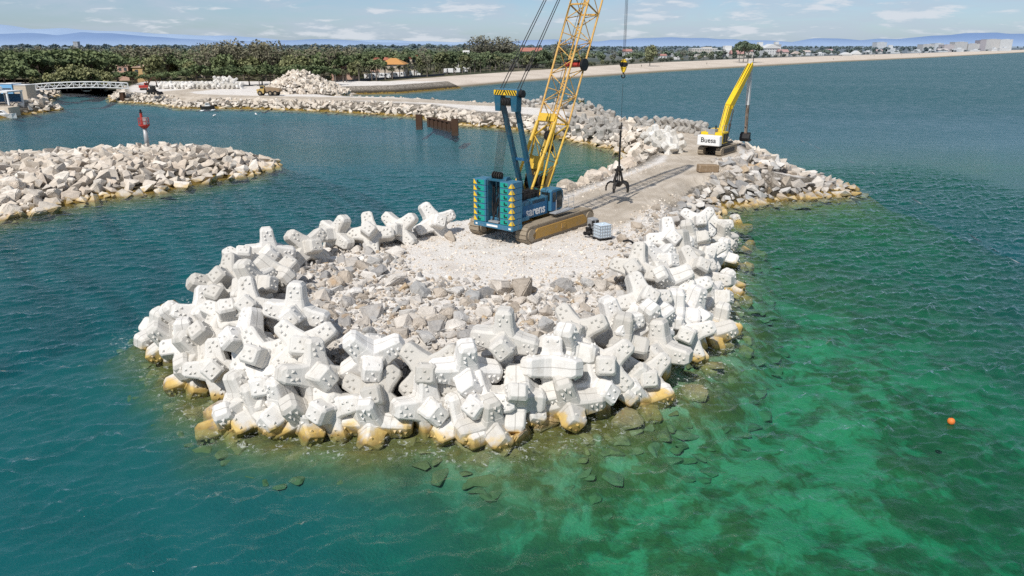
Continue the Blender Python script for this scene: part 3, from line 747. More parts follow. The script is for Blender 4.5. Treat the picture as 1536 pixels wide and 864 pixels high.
def scatter(zone, test, box, rmin, rmax, tries, sep=.62, lift=.15, keep=None, power=2.0):
    """rocks dropped at random with room between them"""
    pts = keep if keep is not None else []
    cell = {}
    def near(x, y, s):
        cx, cy = int(x/1.5), int(y/1.5)
        for i in (-1,0,1):
            for j in (-1,0,1):
                for (a, b, c) in cell.get((cx+i, cy+j), ()):
                    if (a-x)**2 + (b-y)**2 < ((c+s)*sep)**2: return True
        return False
    for (x, y, s) in pts: cell.setdefault((int(x/1.5), int(y/1.5)), []).append((x, y, s))
    X = rng.uniform(box[0], box[1], tries); Y = rng.uniform(box[2], box[3], tries)
    h, a, b, c = heights(X, Y, True); ok = test(X, Y, h, a, b, c)
    Sz = rmin + (rmax-rmin)*rng.uniform(0, 1, tries)**power
    idx = np.where(ok)[0]; idx = idx[np.argsort(-Sz[idx])]
    for i in idx:
        x, y, s = X[i], Y[i], Sz[i]
        if near(x, y, s): continue
        cell.setdefault((int(x/1.5), int(y/1.5)), []).append((x, y, s))
        ROCKS.append((zone, x, y, h[i] + s*lift, s))
# boulders one can point at in the rubble core
BIG = [(590,422,.85),(566,408,.7),(635,441,.6),(711,446,.62),(752,434,.75),(785,436,.95),(842,428,.62),(685,437,.7),(595,377,.7),(583,388,.6),(616,356,.62),(676,357,.62),(660,350,.55),(700,452,.6),(660,440,.55),(727,470,.55),(640,505,.62),(600,500,.6),(690,478,.6),(560,470,.62),(530,440,.6),(505,425,.7),(487,415,.6),(520,455,.6),(490,440,.6),(545,400,.65),(610,470,.5),(655,480,.62),(820,470,.5),(850,480,.55),(870,450,.62),(905,430,.62),(880,425,.6),(920,455,.55),(900,470,.6),(880,478,.55),(915,415,.55),(930,395,.5),(945,385,.55),(960,372,.6),(800,505,.65),(730,500,.6),(700,505,.62),(770,480,.5),(935,360,.7),(975,355,.6),(955,340,.6),(990,335,.6),(1010,322,.6),(985,325,.55),(1030,310,.65),(1050,305,.7),(1075,318,.6),(1060,322,.75),(1045,318,.7),(985,313,.6),(600,415,.5),(630,420,.45)]
kept = []
for px, py, s in BIG:
    s *= .88; p = drop(px, py, s*.25, True); kept.append((p[0], p[1], s)); ROCKS.append(('core', p[0], p[1], p[2], s))
pad = [(-10.5,55),(-9.5,47),(-7,42),(-2,40.2),(3,40.4),(7.6,43.4),(9.3,51),(12.5,60),(17,70),(21,77),(24,85),(18,90),(12,80),(6,71),(-1,66)]
core = lambda X, Y, h, a, b, c: (a > 3.0) & (Y < 64) & (X < 22) & (sdf(pad, X, Y) < -.1) & (h > .5) & ~((X < -3) & (Y > 55))
scatter('core', core, (-22, 22, 28, 66), .24, .58, 3600, keep=list(kept), sep=.69, power=1.6)
rim = lambda X, Y, h, a, b, c: (a > 4.2) & (Y < 62) & (X < 15) & (sdf(pad, X, Y) < 2.6*rng.uniform(0, 1, X.shape)**1.5) & (h > .8)
scatter('core', rim, (-18, 16, 30, 62), .09, .24, 15000, sep=.6, lift=.3, power=1.6)
slope = lambda X, Y, h, a, b, c: (a > 1.2) & (a < 4.2) & (Y < 66) & (X < 24)
scatter('core', slope, (-24, 24, 24, 66), .4, .75, 1500, sep=.62, lift=-.1)
shoal = lambda X, Y, h, a, b, c: (a > -1.6 - 2.2*(X > 2)) & (a < 1.0) & (h < -.22) & (Y < 70) & (X < 26)
scatter('core', shoal, (-28, 28, 20, 70), .3, .72, 4200, sep=.50, lift=-.30, power=1.5)
for px, py, z, s in ((705,662,-.35,.9),(752,668,-.3,.9),(772,660,-.25,.8),(940,628,-.3,.8),(1040,590,-.45,.8),(1066,548,-.35,.7),(1082,520,-.4,.7),(1092,470,-.3,.7),(255,458,-.15,.6),(258,540,-.15,.6),(330,624,-.1,.7),(1100,455,-.4,.6),(1110,400,-.3,.7),(1118,375,-.25,.7)):
    x, y, z = G(px, py, z); ROCKS.append(('core', x, y, z, s))
right = lambda X, Y, h, a, b, c: (a > -1) & (a < 5.2) & (Y > 56) & (Y < 80) & (X > 11) & (X < 27) & (sdf(pad, X, Y) < .4)
scatter('core', right, (8, 30, 56, 80), .28, .75, 2600, sep=.6)
spur_pad = [(29,82.2),(36,83.2),(37.5,86),(34,87.6),(29,86)]
spur = lambda X, Y, h, a, b, c: (a > -1) & (X > 24.5) & (Y > 74) & (Y < 95) & (sdf(spur_pad, X, Y) < .2) & ~((X < 29.5) & (Y > 90.5))
scatter('core', spur, (24, 44, 74, 97), .3, .92, 3000, sep=.58, lift=.12)
heap_c = (29.0, 88.5)
for i in range(60):    # loose heap in front of the excavator
    t = rng.uniform(0, 6.28); q = rng.uniform(0, 1)**.6; s = rng.uniform(.45, 1.0)
    ROCKS.append(('core', heap_c[0] + 4.0*q*math.cos(t), heap_c[1] + 4.2*q*math.sin(t), 2.3 + 1.35*(1-q), s))
ledge = lambda X, Y, h, a, b, c: (a > -.8) & (a < 4.4) & (Y > 63) & (Y < 112) & (X < 20) & (X > -12) & (X < .62*(Y-60)+3)
scatter('islet', ledge, (-14, 20, 62, 112), .45, 1.15, 1500, sep=.66, lift=.35, power=1.3)
corner = lambda X, Y, h, a, b, c: (a > -.8) & (a < 7.5) & (Y > 104) & (Y < 125) & (X < 24)
scatter('arm', corner, (8, 25, 104, 126), .45, 1.0, 1200, sep=.6, lift=.4)
arm = lambda X, Y, h, a, b, c: (a > -1) & (a < 3.9) & (((Y > 118) & (Y < 232) & (X > -125)) | ((Y > 200) & (Y < 262) & (X < -95)))
scatter('arm', arm, (-146, 40, 112, 262), .42, 1.0, 60000, sep=.52, lift=.1)
sea = lambda X, Y, h, a, b, c: (a > -1) & (a < 4.4) & (X > 20) & (Y > 93) & (Y < 200)
scatter('arm', sea, (18, 42, 92, 200), .5, 1.1, 1800, sep=.62, lift=.3)
isl = lambda X, Y, h, a, b, c: (c > -.7) & (X > -84)
scatter('islet', isl, (-84, -30, 60, 120), .32, .98, 12000, sep=.60, lift=.2, power=1.5)
quay = lambda X, Y, h, a, b, c: (b > -.8) & (b < 6) & (X > -160) & (Y > 184) & (Y < 268)
scatter('arm', quay, (-165, -112, 184, 270), .5, 1.2, 2200, sep=.6, lift=.25)
def rot(r): return Euler((r.uniform(0, 6.28), r.uniform(-.5, .5), r.uniform(0, 6.28))).to_matrix()
# rocks that show largest become things of their own
def shown(k):
    z, x, y, h, s = k; px, py, sc = proj(x, y, h)
    if not (-10 < px < 1546 and 0 < py < 870) or h < -.6: return 0
    return s*sc
order = sorted(range(len(ROCKS)), key=lambda i: -shown(ROCKS[i]))
single = set(order[:300]); rr = random.Random(11)
ME3 = {}
for z in PAL:
    for i, (V, F) in enumerate(R3): ME3[z, i] = np_mesh('boulder', V, F, [ROCK1[z]], False)
def rock_words(zone, x, y, s, h0):
    if zone == 'islet' and x < -28: return ('cream coloured %s boulder on the low islet round the red beacon', 'boulders of the beacon islet')
    if zone == 'islet': return ('pale %s quarry block on the harbour edge of the road beside the crane', 'blocks on the harbour edge of the road')
    if zone == 'arm': return ('pale %s boulder of the far revetment along the access road', 'boulders of the far revetment')
    if h0 < .05 and y < 75: return ('ochre weeded %s boulder awash at the foot of the armour blocks', 'boulders awash round the head')
    if x > 24.5: return ('grey %s boulder heaped on the spur in front of the excavator', 'boulders of the spur')
    if y > 58: return ('brownish %s boulder on the seaward slope between spur and armour blocks', 'boulders of the seaward slope')
    if x > 5: return ('grey brown %s boulder between the gravel pad and the seaward armour blocks', 'boulders beside the seaward armour')
    return ('grey %s boulder in the rubble core inside the ring of armour blocks', 'boulders of the rubble core')
MASS = {}
for i, (z, x, y, h, s) in enumerate(ROCKS):
    j = rr.randrange(12); M = rot(rr)
    if i in single:
        o = bpy.data.objects.new('boulder', ME3[z, j]); COL.objects.link(o)
        fl = .55 if h < -.25 else 1.0
        o.location = (x, y, h); o.scale = (s*rr.uniform(.9, 1.25), s*rr.uniform(.9, 1.15), s*rr.uniform(.85, 1.1)*fl); o.rotation_euler = (rr.uniform(-.6, .6)*fl*fl, rr.uniform(-.4, .4)*fl*fl, rr.uniform(0, 6.28))
        sz = 'small' if s < .5 else 'middling' if s < .75 else 'large'
        w, g = rock_words(z, x, y, s, h); tag(o, w % sz, 'boulder', g)
    else:
        sh = R2 if y < 75 and s > .3 else R1
        zone = 'isle' if (z == 'islet' and x < -28) else 'far' if y > 112 else 'head'
        MASS.setdefault((z, zone), Mass()).add(sh[j], (x, y, h), s, (Matrix.Diagonal((1.15, 1, .5)) @ Matrix.Rotation(rr.uniform(0, 6.28), 3, 'Z')) if h < -.25 else M @ Matrix.Diagonal((1.1, 1, .9)), rr.random())
for (z, zone), m in MASS.items():
    tag(m.build('rubble', ROCKN[z]), {'isle': 'cream rubble filling the low islet below the boulders', 'far': 'pale rubble of the far revetment', 'head': 'grey and brown rubble between the blocks and boulders'}[zone] , 'rubble', 'rubble', 'stuff')
# gravel: loose stones on the pad
g = Mass()
n = 24000; X = rng.uniform(-14, 24, n); Y = rng.uniform(30, 88, n); h, a, b, c = heights(X, Y, True)
rdist = polydist(ROAD, X, Y); ok = (a > 3.6) & ((Y < 56) | (rdist > 3.2)) & (rng.uniform(0, 1, n) < np.where(Y < 56, 1, .6))
for x, y, z in zip(X[ok], Y[ok], h[ok]):
    s = .035 + .11*rr.random()**3
    g.add(R1[rr.randrange(12)], (x, y, z + s*.2), s, rot(rr), .3 + .7*rr.random())
tag(g.build('gravel', ROCKN['arm']), 'loose white gravel strewn over the crane pad', 'gravel', None, 'stuff')
# spoil heap on the yard
hp = Mass(); cx, cy = Xat(450, 135, 228), 228.0
for i in range(900):
    t = rng.uniform(0, 6.28); q = rng.uniform(0, 1)**.5; s = rng.uniform(.45, 1.0)
    prof = max(0, 1-q)**.9*6.4*(1 + .12*math.sin(3*t))
    hp.add(R1[rr.randrange(12)], (cx + 13.5*q*math.cos(t) + (1.2 if q > .6 else 0), cy + 9*q*math.sin(t), 2.5 + prof), s, rot(rr), rr.random())
tag(hp.build('rock_heap', ROCKN['arm']), 'tall heap of pale quarry rock on the yard behind the yellow dumper', 'rock heap', None, 'stuff')
for px, py, txts, want, mt, hh in ((372,512,['353','3m3','(C)'],(-.3,-.7,.75),'stencil',.24),(986,395,['312','3m3'],(-.4,-.7,.6),'stencil',.2),(505,352,['318','8/6'],(-.2,-.9,.3),'stencil',.22),(757,510,['14/8','415'],(.35,-.85,.25),'stencil',.2)):
    face_mark(blocks_near(px, py), txts, hh, want, mt)
# ================================================================ crawler crane   (local: x ahead, y to the left, z up)
CR = Vector((1.75, 54.95, 2.6)); CH = R(51.5)
crane = tag(empty('crawler_crane', CR, CH), 'blue crawler crane with yellow lattice boom and stacked counterweights', 'crane')
M = MATS
def sup(vals, y0): return vals
YO = .25   # offset of the tail's middle from the boom plane
# crawlers
def crawler(y, name='crawler_track'):
    L, hh, w = 3.75, .62, .86
    prof = [(-L+.5*math.sin(t)*1.0 - .1, hh - hh*math.cos(t)) for t in np.linspace(0, math.pi, 9)]
    outer = []
    for t in np.linspace(math.pi/2, 3*math.pi/2, 10): outer.append((-L + .62*math.cos(t), .64 + .62*math.sin(t)))
    for t in np.linspace(-math.pi/2, math.pi/2, 10): outer.append((L + .62*math.cos(t), .64 + .62*math.sin(t)))
    m = MB().prism(outer, y-w/2, y+w/2)
    # shoes with grousers
    P = outer + [outer[0]]
    d = [0]
    for a, b in zip(P[:-1], P[1:]): d.append(d[-1] + math.hypot(b[0]-a[0], b[1]-a[1]))
    n = 62
    for i in range(n):
        s = (i+.5)/n*d[-1]; k = max(j for j in range(len(d)-1) if d[j] <= s); f = (s-d[k])/(d[k+1]-d[k])
        x = P[k][0]+(P[k+1][0]-P[k][0])*f; z = P[k][1]+(P[k+1][1]-P[k][1])*f
        tx, tz = P[k+1][0]-P[k][0], P[k+1][1]-P[k][1]; an = math.atan2(tz, tx)
        m.box((x, y, z), (d[-1]/n*.80, w+.06, .10), Matrix.Rotation(-an, 3, 'Y'))
    o = m.build(name, M['dusty_steel'], crane)
    fr = MB()
    for s in (-1, 1):
        yy = y + s*(w/2 + .05)
        fr.prism([(-L+.25,.28),(-L+.1,.62),(-L+.7,1.0),(L-.9,1.0),(L-.45,.7),(L-.45,.35),(L-.8,.28)], yy-.05, yy+.05)
        fr.box((.1, yy+s*.07, .68), (.55, .06, .36))
    fr.build('track_frame', M['ochre'], o)
    for xx in (-L, L):
        c = MB()
        for s in (-1, 1): c.tube((xx, y+s*(w/2-.02), .64), (xx, y+s*(w/2+.10), .64), .44, 16)
        c.build('sprocket', M['dusty_steel'], o)
    return o
crawler(-1.95+YO*.0-.1); crawler(2.35)
m = MB().box((0, .15, .85), (2.6, 3.6, .55)).box((.9, .15, .8), (.5, 4.2, .4)).box((-.9, .15, .8), (.5, 4.2, .4)).tube((0, .15, 1.1), (0, .15, 1.42), 1.15, 20)
m.build('carbody', M['ochre'], crane, bevel=.03)
# upper works
m = MB().box((-1.6, -.05, 1.62), (6.6, 2.3, .38)).box((-3.9, -.25, 1.72), (1.4, 3.3, .28)).box((1.2, -.05, 1.75), (1.2, 2.0, .5))
m.build('slew_deck', M['teal'], crane, bevel=.02)
# tail with its two stacks of counterweight slabs
TY = -.25
m = MB().box((-4.75, TY, 1.28), (1.15, 3.55, .34)); o = m.build('tail_beam', M['teal'], crane, bevel=.03)
plate = MB().box((-5.335, TY+.05, 1.30), (.012, 1.0, .14)).box((-5.335, TY+1.5, 1.28), (.012, .18, .12)).box((-5.335, TY-1.55, 1.28), (.012, .22, .12)); plate.build('number_plate', M['white'], o)
for s in (1, -1):
    yc = TY + s*1.20
    for i in range(7):
        z0 = 1.47 + i*.435
        slab = MB().box((-4.75, yc, z0+.213), (1.12, 1.12, .42)).build('counterweight_slab', M['teal'], crane, bevel=.025)
        MB().box((-5.316, yc + (.16 if s < 0 else -.12), z0+.21), (.014, .66, .33)).build('green_plate', M['green_plate'], slab)
        lug = MB().box((-5.35, yc + .02, z0+.17), (.06, .26, .05)).box((-5.35, yc+.12, z0+.24), (.06, .06, .18)); lug.build('lifting_lug', M['black'], slab)
        e = yc + s*.54
        tri = MB().prism([(e - s*.32, z0+.04), (e - s*.0, z0+.04), (e - s*.05, z0+.38)], -5.325, -5.312, plane='yz')
        tri.prism([(-5.29, z0+.04), (-5.0, z0+.04), (-5.29, z0+.38)], yc+s*.561, yc+s*.574, plane='xz')
        tri.build('warning_triangle', M['sign_yellow'], slab)
m = MB()
for s in (1, -1): m.box((-4.7, TY+s*.58, 2.95), (.9, .05, 3.0))
m.box((-4.2, TY, 2.9), (.06, 1.1, 2.9)); m.build('counterweight_frame', M['mast_blue'], crane)
m = MB()
for i in range(9):
    a = Vector((-4.9, TY + rr.uniform(-.4, .4), 1.6)); m.path([a, a + Vector((.15, rr.uniform(-.2,.2), 1.0)), a + Vector((.3, rr.uniform(-.3,.3), 2.4))], .03, 5)
m.tube((-4.95, TY-.3, 1.55), (-4.3, TY+.1, 4.0), .07).tube((-4.95, TY+.3, 1.55), (-4.3, TY-.1, 4.0), .07); m.build('hose_bundle', M['black'], crane)
MB().box((-5.0, TY, 1.55), (.5, .9, .10)).build('step_plate', M['grey'], crane)
m = MB().box((-4.6, TY, 4.48), (.9, 1.6, .16)).prism([(-5.05,4.4),(-4.2,4.4),(-4.45,4.75),(-4.8,4.75)], TY-.9, TY-.6).prism([(-5.05,4.4),(-4.2,4.4),(-4.45,4.75),(-4.8,4.75)], TY+.4, TY+.6)
m.build('tail_head', M['mast_blue'], crane, bevel=.02)
m = MB()
for k in range(8): m.tube((-4.7, TY-.38+k*.1, 4.78), (-4.7, TY-.31+k*.1, 4.78), .26 if k % 2 else .16, 14)
m.build('sheave_block', M['dark_steel'], crane)
# side housings, cab
m = MB().box((-2.25, -1.38, 2.25), (3.2, .55, 1.35)).box((-2.0, 1.25, 2.25), (3.9, .6, 1.35)); m.build('machinery_housing', M['teal'], crane, bevel=.03)
bp_ = lambda s_, y_: Vector((-.42 + .4226*s_ - .25, y_, 2.2 + .9063*s_))
pan = MB().box((-2.2, -1.662, 2.1), (2.9, .02, .95)).build('side_panel', M['blue'], crane)
m = MB()
for x_ in (-3.5, -2.85, -.82): m.box((x_, -1.664, 2.2), (.03, .012, 1.2))
for z_ in (2.62, 2.7, 2.78): m.box((-1.8, -1.668, z_), (1.5, .012, .035))
m.build('panel_joint', M['black'], pan)
m = MB()
for x_ in (-3.7, -2.75, -1.8, -.85): m.tube((x_, -1.62, 2.92), (x_, -1.62, 3.75), .022, 6)
for z_ in (3.35, 3.75): m.tube((-3.7, -1.62, z_), (-.85, -1.62, z_), .022, 6)
m.build('deck_rail', M['dark_steel'], crane)
m = MB()
for k_ in range(4): m.path([Vector((-1.2+.1*k_, -.4, 2.9)), Vector((-.6, -.3+.08*k_, 3.3)), Vector((.2, -.2+.1*k_, 3.4+.1*k_)), bp_(2.0, -.3+.1*k_)], .03, 5)
m.build('boom_hose', M['black'], crane)
me = text_mesh('side_lettering', 'sarens', .9, (-2.15, -1.676, 2.04), (1, 0, 0), (0, 0, 1), M['white'], .022); link('side_lettering', me, pan)
m = MB()
for i in range(7): m.box((-3.2 + i*.28, -1.10, 3.15 + .12*rr.random()), (.22, .5 + .2*rr.random(), .35 + .3*rr.random()))
m.tube((-2.6, .2, 2.6), (-2.6, 1.1, 2.6), .55, 16).tube((-1.4, -.6, 2.4), (-1.4, .7, 2.4), .5, 16); m.build('engine_gear', M['black'], crane)
cab = empty('cab', (0, 0, 0)); cab.parent = crane
bpy.data.objects.remove(cab)
prof = [(-.55,1.72),(-.55,3.2),(-.38,3.32),(.72,3.32),(.92,3.16),(1.12,2.4),(.88,1.72)]
cab = MB().prism(prof, -1.88, -.86).build('cab', M['teal'], crane, bevel=.03)
MB().prism([(.16,1.85),(.16,3.14),(.72,3.14),(1.02,2.4),(.83,1.85)], -1.905, -1.875).build('window', M['glass_dark'], cab)
MB().prism([(-1.80,2.45),(-1.80,3.1),(-.94,3.1),(-.94,2.45)], .99, 1.09, plane='yz').build('window', M['glass_dark'], cab)
MB().prism([(-1.76,2.5),(-1.76,3.1),(-1.0,3.1),(-1.0,2.5)], -.575, -.545, plane='yz').build('window', M['glass_dark'], cab)
MB().box((-.2, -1.89, 2.45), (.56, .03, 1.4)).build('cab_door', M['blue'], cab); MB().box((-.19, -1.912, 2.75), (.42, .012, .7)).build('window', M['glass_dark'], cab)
MB().prism([(.72,3.33),(1.5,3.12),(1.45,3.07),(.72,3.25)], -1.92, -.8).build('sun_visor', M['grey'], cab)
m = MB()
m.box((.4, -2.2, 1.66), (2.4, .56, .06))
for x in (-.7, .1, .9, 1.6): m.tube((x, -2.46, 1.66), (x, -2.46, 2.7), .022, 6)
for z in (2.2, 2.7): m.tube((.1, -2.46, z), (1.6, -2.46, z), .022, 6); m.tube((1.6, -2.46, z), (1.6, -1.6, z), .022, 6)
m.build('walkway_rail', M['galv'], cab)
# boom
BF = Vector((-.42, 0, 2.2)); th = R(65); BD = Vector((math.cos(th), 0, math.sin(th))); BN = Vector((-math.sin(th), 0, math.cos(th))); BY = Vector((0,1,0))
BL = 29.4; W2, D2 = .80, .85
def bp(s, y, n): return BF + BD*s + BY*y + BN*n
def env(s): # half width, half depth at s
    if s < 3.6: t = s/3.6; return W2, .22 + (D2-.22)*t
    if s > BL-5: t = (BL-s)/5; return .38 + (W2-.38)*t, .3 + (D2-.3)*t
    return W2, D2
def boom_piece(name, s0, s1, mat, step, r=.075):
    m = MB()
    for sy in (-1, 1):
        for sn in (-1, 1):
            a = env(s0); b = env(s1); m.tube(bp(s0, sy*a[0], sn*a[1]), bp(s1, sy*b[0], sn*b[1]), r, 8)
    n = max(1, round((s1-s0)/step))
    for i in range(n+1):
        s = s0 + (s1-s0)*i/n; w, d = env(s)
        if i in (0, n):
            for q in ((-1,-1,1,-1),(1,-1,1,1),(1,1,-1,1),(-1,1,-1,-1)): m.tube(bp(s, q[0]*w, q[1]*d), bp(s, q[2]*w, q[3]*d), r*.55, 6)
        if i < n:
            e = s0 + (s1-s0)*(i+1)/n; w2, d2 = env(e); f = 1 if i % 2 else -1
            for sn in (-1, 1): m.tube(bp(s, f*w, sn*d), bp(e, -f*w2, sn*d2), r*.5, 6)
            for sy in (-1, 1): m.tube(bp(s, sy*w, f*d), bp(e, sy*w2, -f*d2), r*.5, 6)
            if i % 4 == 2: m.tube(bp(s, w, d), bp(s, -w, -d), r*.45, 6)
    return m.build(name, mat, crane)
boom_piece('boom_foot_section', .35, 6.4, M['yellow'], 1.45, .085)
boom_piece('boom_section', 6.46, 15.2, M['boom_yellow'], 1.1); boom_piece('boom_section', 15.26, 24.3, M['boom_yellow'], 1.1); boom_piece('boom_head_section', 24.36, BL, M['boom_yellow'], 1.1)
m = MB()
for s in (-1, 1):
    pts = [bp(-.25, s*.8, -.3), bp(2.9, s*.8, -.72), bp(2.9, s*.8, -.05), bp(.2, s*.8, .3)]
    m.add([p + BY*.03 for p in pts] + [p - BY*.03 for p in pts], [(0,1,2,3),(7,6,5,4),(0,4,5,1),(1,5,6,2),(2,6,7,3),(3,7,4,0)])
m.build('foot_plate', M['ochre'], crane)
BOXF = [(0,1,3,2),(4,6,7,5),(0,4,5,1),(2,3,7,6),(1,5,7,3),(0,2,6,4)]
MB().add([bp(2.3, y, n) for y in (-.62, .62) for n in (.45, .95)] + [bp(3.3, y, n) for y in (-.5, .5) for n in (.62, .9)], BOXF).build('boom_hood', M['yellow'], crane)
MB().add([bp(6.0, y, n) for y in (-.75, .75) for n in (.78, .98)] + [bp(6.6, y, n) for y in (-.75, .75) for n in (.78, .98)], BOXF).build('boom_joint_plate', M['yellow'], crane)
m = MB().tube(bp(1.55, -.62, .12), bp(1.55, .62, .12), .48, 18).tube(bp(1.55, -.66, .12), bp(1.55, -.62, .12), .6, 18).tube(bp(1.55, .62, .12), bp(1.55, .66, .12), .6, 18)
m.build('boom_winch', M['dark_steel'], crane)
m = MB().tube(bp(5.2, -.3, 0), bp(5.2, .3, 0), .36, 14).tube(bp(4.4, .35, -.8), bp(4.4, .1, -.8), .3, 12); m.build('rope_guide', M['black'], crane)
# hydraulic drum bolted between the chords half way up
m = MB().tube(bp(11.0, -.85, -.35), bp(11.0, .55, -.35), .17, 10); m.build('tagline_drum', M['red'], crane)
m = MB().tube(bp(11.0, -1.20, -.35), bp(11.0, -1.02, -.35), .46, 20).tube(bp(11.0, -.98, -.35), bp(11.0, -.86, -.35), .28, 14).tube(bp(11.2, -.7, -.2), bp(11.2, .4, -.2), .10, 8); m.build('hose_reel', M['black'], crane)
m = MB()
for y in (-.25, 0, .25): m.tube(bp(BL, y-.05, .1), bp(BL, y+.05, .1), .42, 16)
m.box(bp(BL-.5, 0, 0), (.5, .8, .5)); m.build('head_sheave', M['dark_steel'], crane)
# backstops, mast, ropes
for y in (.85, -.78):
    m = MB(); top = bp(6.0, y*.98, .85); bot = Vector((-1.55, y*1.0 + .05, 3.15)); mid = bot.lerp(top, .55)
    m.tube(bot, mid, .10, 8).tube(mid, top, .13, 8); m.build('backstop', M['yellow'], crane)
MT = Vector((-3.25, 0, 10.05)); MFt = Vector((-.75, 0, 2.3))
for y in (.62, -.62):
    m = MB().bar(MFt + BY*y*.8, MT + BY*y, .34, .30, (0,1,0)); m.build('mast_leg', M['mast_blue'], crane, bevel=.03)
q = MFt.lerp(MT, .42); MB().box(q, (.16, 1.5, .18)).tube(q + BY*.75, q - BY*.75, .09).build('mast_crossbar', M['blue'], crane)
m = MB().add([MT + Vector((x, y, z)) for x in (-.3,.3) for (y, z) in ((-.85,-.9),(.85,-.9),(1.0,.1),(-1.0,.1))], [(0,1,2,3),(7,6,5,4),(0,4,5,1),(1,5,6,2),(2,6,7,3),(3,7,4,0)])
m2 = MB()
for y in (.72, -.72): m2.prism([(y-.22,-1.0),(y+.22,-1.0),(y+.28,.1),(y-.28,.1)], MT.x-.3, MT.x+.3, plane='yz')
m2.v = [(a, b, c2 + (MT.z if c2 < 5 else 0)) for a, b, c2 in m2.v]
hd = m2.build('mast_head', M['mast_blue'], crane, bevel=.02)
MB().box(MT + Vector((-.02, 0, .26)), (.62, 2.05, .36)).box(MT + Vector((0, 0, .47)), (.7, 1.9, .06)).build('mast_cap', M['teal'], crane, bevel=.02)
st = MB()
for i in range(9):
    y0 = -.96 + i*.214; sl = .10 if i < 4.5 else -.10
    st.add([MT + Vector((-.345, y, z)) for y, z in ((y0+sl, .42), (y0+sl+.11, .42), (y0-sl+.11, .11), (y0-sl, .11))], [(0,1,2,3)])
yb = MB().box(MT + Vector((-.336, 0, .265)), (.012, 2.0, .33)).build('hazard_board', M['sign_yellow'], crane); st.build('hazard_stripe', M['black'], yb)
m = MB()
for k in range(6): m.tube(MT + Vector((-.1, -.4+k*.14, -.35)), MT + Vector((-.1, -.32+k*.14, -.35)), .28, 14)
m.build('mast_sheave', M['dark_steel'], crane)
MB().tube(MT + Vector((.1, -1.0, .2)), MT + Vector((.1, -1.28, .2)), .26, 14).build('pendant_pin', M['black'], crane)
for k in range(9):
    y = -.42 + k*.105
    MB().tube((-4.7, TY-.35+k*.09, 4.9), MT + Vector((-.15, y, -.4)), .013, 5).build('luffing_rope', M['rope'], crane)
tip = bp(BL, 0, .3)
for y in (-.95, -.72, .55, .8):
    a = MT + Vector((.15, y, .5)); b = tip + BY*y*.4; mid = a.lerp(b, .075)
    o = MB().tube(a, b, .032, 6).build('boom_pendant', M['rope'], crane)
    MB().tube(a.lerp(b, .065), a.lerp(b, .085), .085, 8).build('pendant_joint', M['dark_steel'], o)
for y in (-.1, .12): MB().tube(bp(1.6, y, .55), bp(BL-.2, y, .25), .018, 5).build('hoist_rope', M['rope'], crane)
HK = Vector((12.32, 0, 11.85)); hx = tip + BD*.2
for y, dx in ((-.14, -.08), (.14, .08), (0, .02), (.05, .1)): MB().tube(Vector((HK.x+dx, y, HK.z+.3)), Vector((HK.x + dx, y*1.3, hx.z)), .016, 5).build('fall_rope', M['rope'], crane)
m = MB().box(HK, (.2, .5, .62)).box(HK + Vector((0,0,.38)), (.14, .34, .16)).add([HK + Vector((x, y, z)) for x in (-.08, .08) for y, z in ((-.24,-.31),(.24,-.31),(.1,-.62),(-.1,-.62))], [(0,1,2,3),(7,6,5,4),(0,4,5,1),(1,5,6,2),(2,6,7,3),(3,7,4,0)])
hb = m.build('hook_block', M['sign_yellow'], crane, bevel=.03)
m = MB()
for y in (-.13, .13): m.tube(HK + Vector((-.13, y, .03)), HK + Vector((.13, y, .03)), .2, 12)
m.build('sheave', M['black'], hb)
ring_ = [HK + Vector((0, .16*math.cos(t), -.9 + .16*math.sin(t))) for t in np.linspace(R(110), R(390), 12)]
MB().path(ring_, .05, 8).tube(HK + Vector((0,0,-.6)), HK + Vector((0,0,-.75)), .07).build('hook', M['dark_steel'], hb)
# ---------------------------------------------------------------- grapple on the hook
gw = CR + Matrix.Rotation(CH, 3, 'Z') @ Vector((12.32, 0, 0))
gr = tag(empty('rock_grapple', (gw.x, gw.y, 3.72), R(20)), 'dark steel orange peel rock grapple hanging open above the jetty road', 'grapple'); gr.scale = (.88, .88, .9)
MB().tube((0,0,2.3), (0,0,5.9), .10, 8).tube((.05,.03,3.3), (.05,.03,6.6), .05, 6).build('hydraulic_hose', M['black'], gr)
MB().tube((0,0,6.0), (0,0,10.2), .018, 5).build('suspension_rope', M['rope'], gr)
m = MB().tube((0,0,2.05), (0,0,2.45), .22, 12).box((0,0,2.1), (.9,.22,.2)).box((0,0,2.1), (.22,.9,.2)); m.build('grapple_head', M['dark_steel'], gr, bevel=.02)
m = MB()
for k in range(4):
    t = k*math.pi/2 + .4; m.bar((.18*math.cos(t), .18*math.sin(t), 2.1), (.62*math.cos(t), .62*math.sin(t), .85), .13, .15)
    m.tube((.1*math.cos(t), .1*math.sin(t), 2.0), (.12*math.cos(t), .12*math.sin(t), .8), .05, 6)
m.build('grapple_frame', M['dark_steel'], gr)
MB().tube((0,0,.45), (0,0,1.0), .24, 12).build('grapple_hub', M['dark_steel'], gr)
for k in range(5):
    t = k*2*math.pi/5 + .1; m = MB(); prev = None
    for j, (rad, z, w) in enumerate(((.15,.55,.32),(.45,.86,.34),(.8,.92,.34),(1.08,.72,.30),(1.22,.36,.22),(1.2,.02,.09))):
        p = Vector((rad*math.cos(t), rad*math.sin(t), z))
        if prev is not None: m.bar(prev[0], p, prev[1], .15, (math.cos(t), math.sin(t), .4))
        prev = (p, w)
    m.build('grapple_tine', M['dark_steel'], gr, bevel=.01)
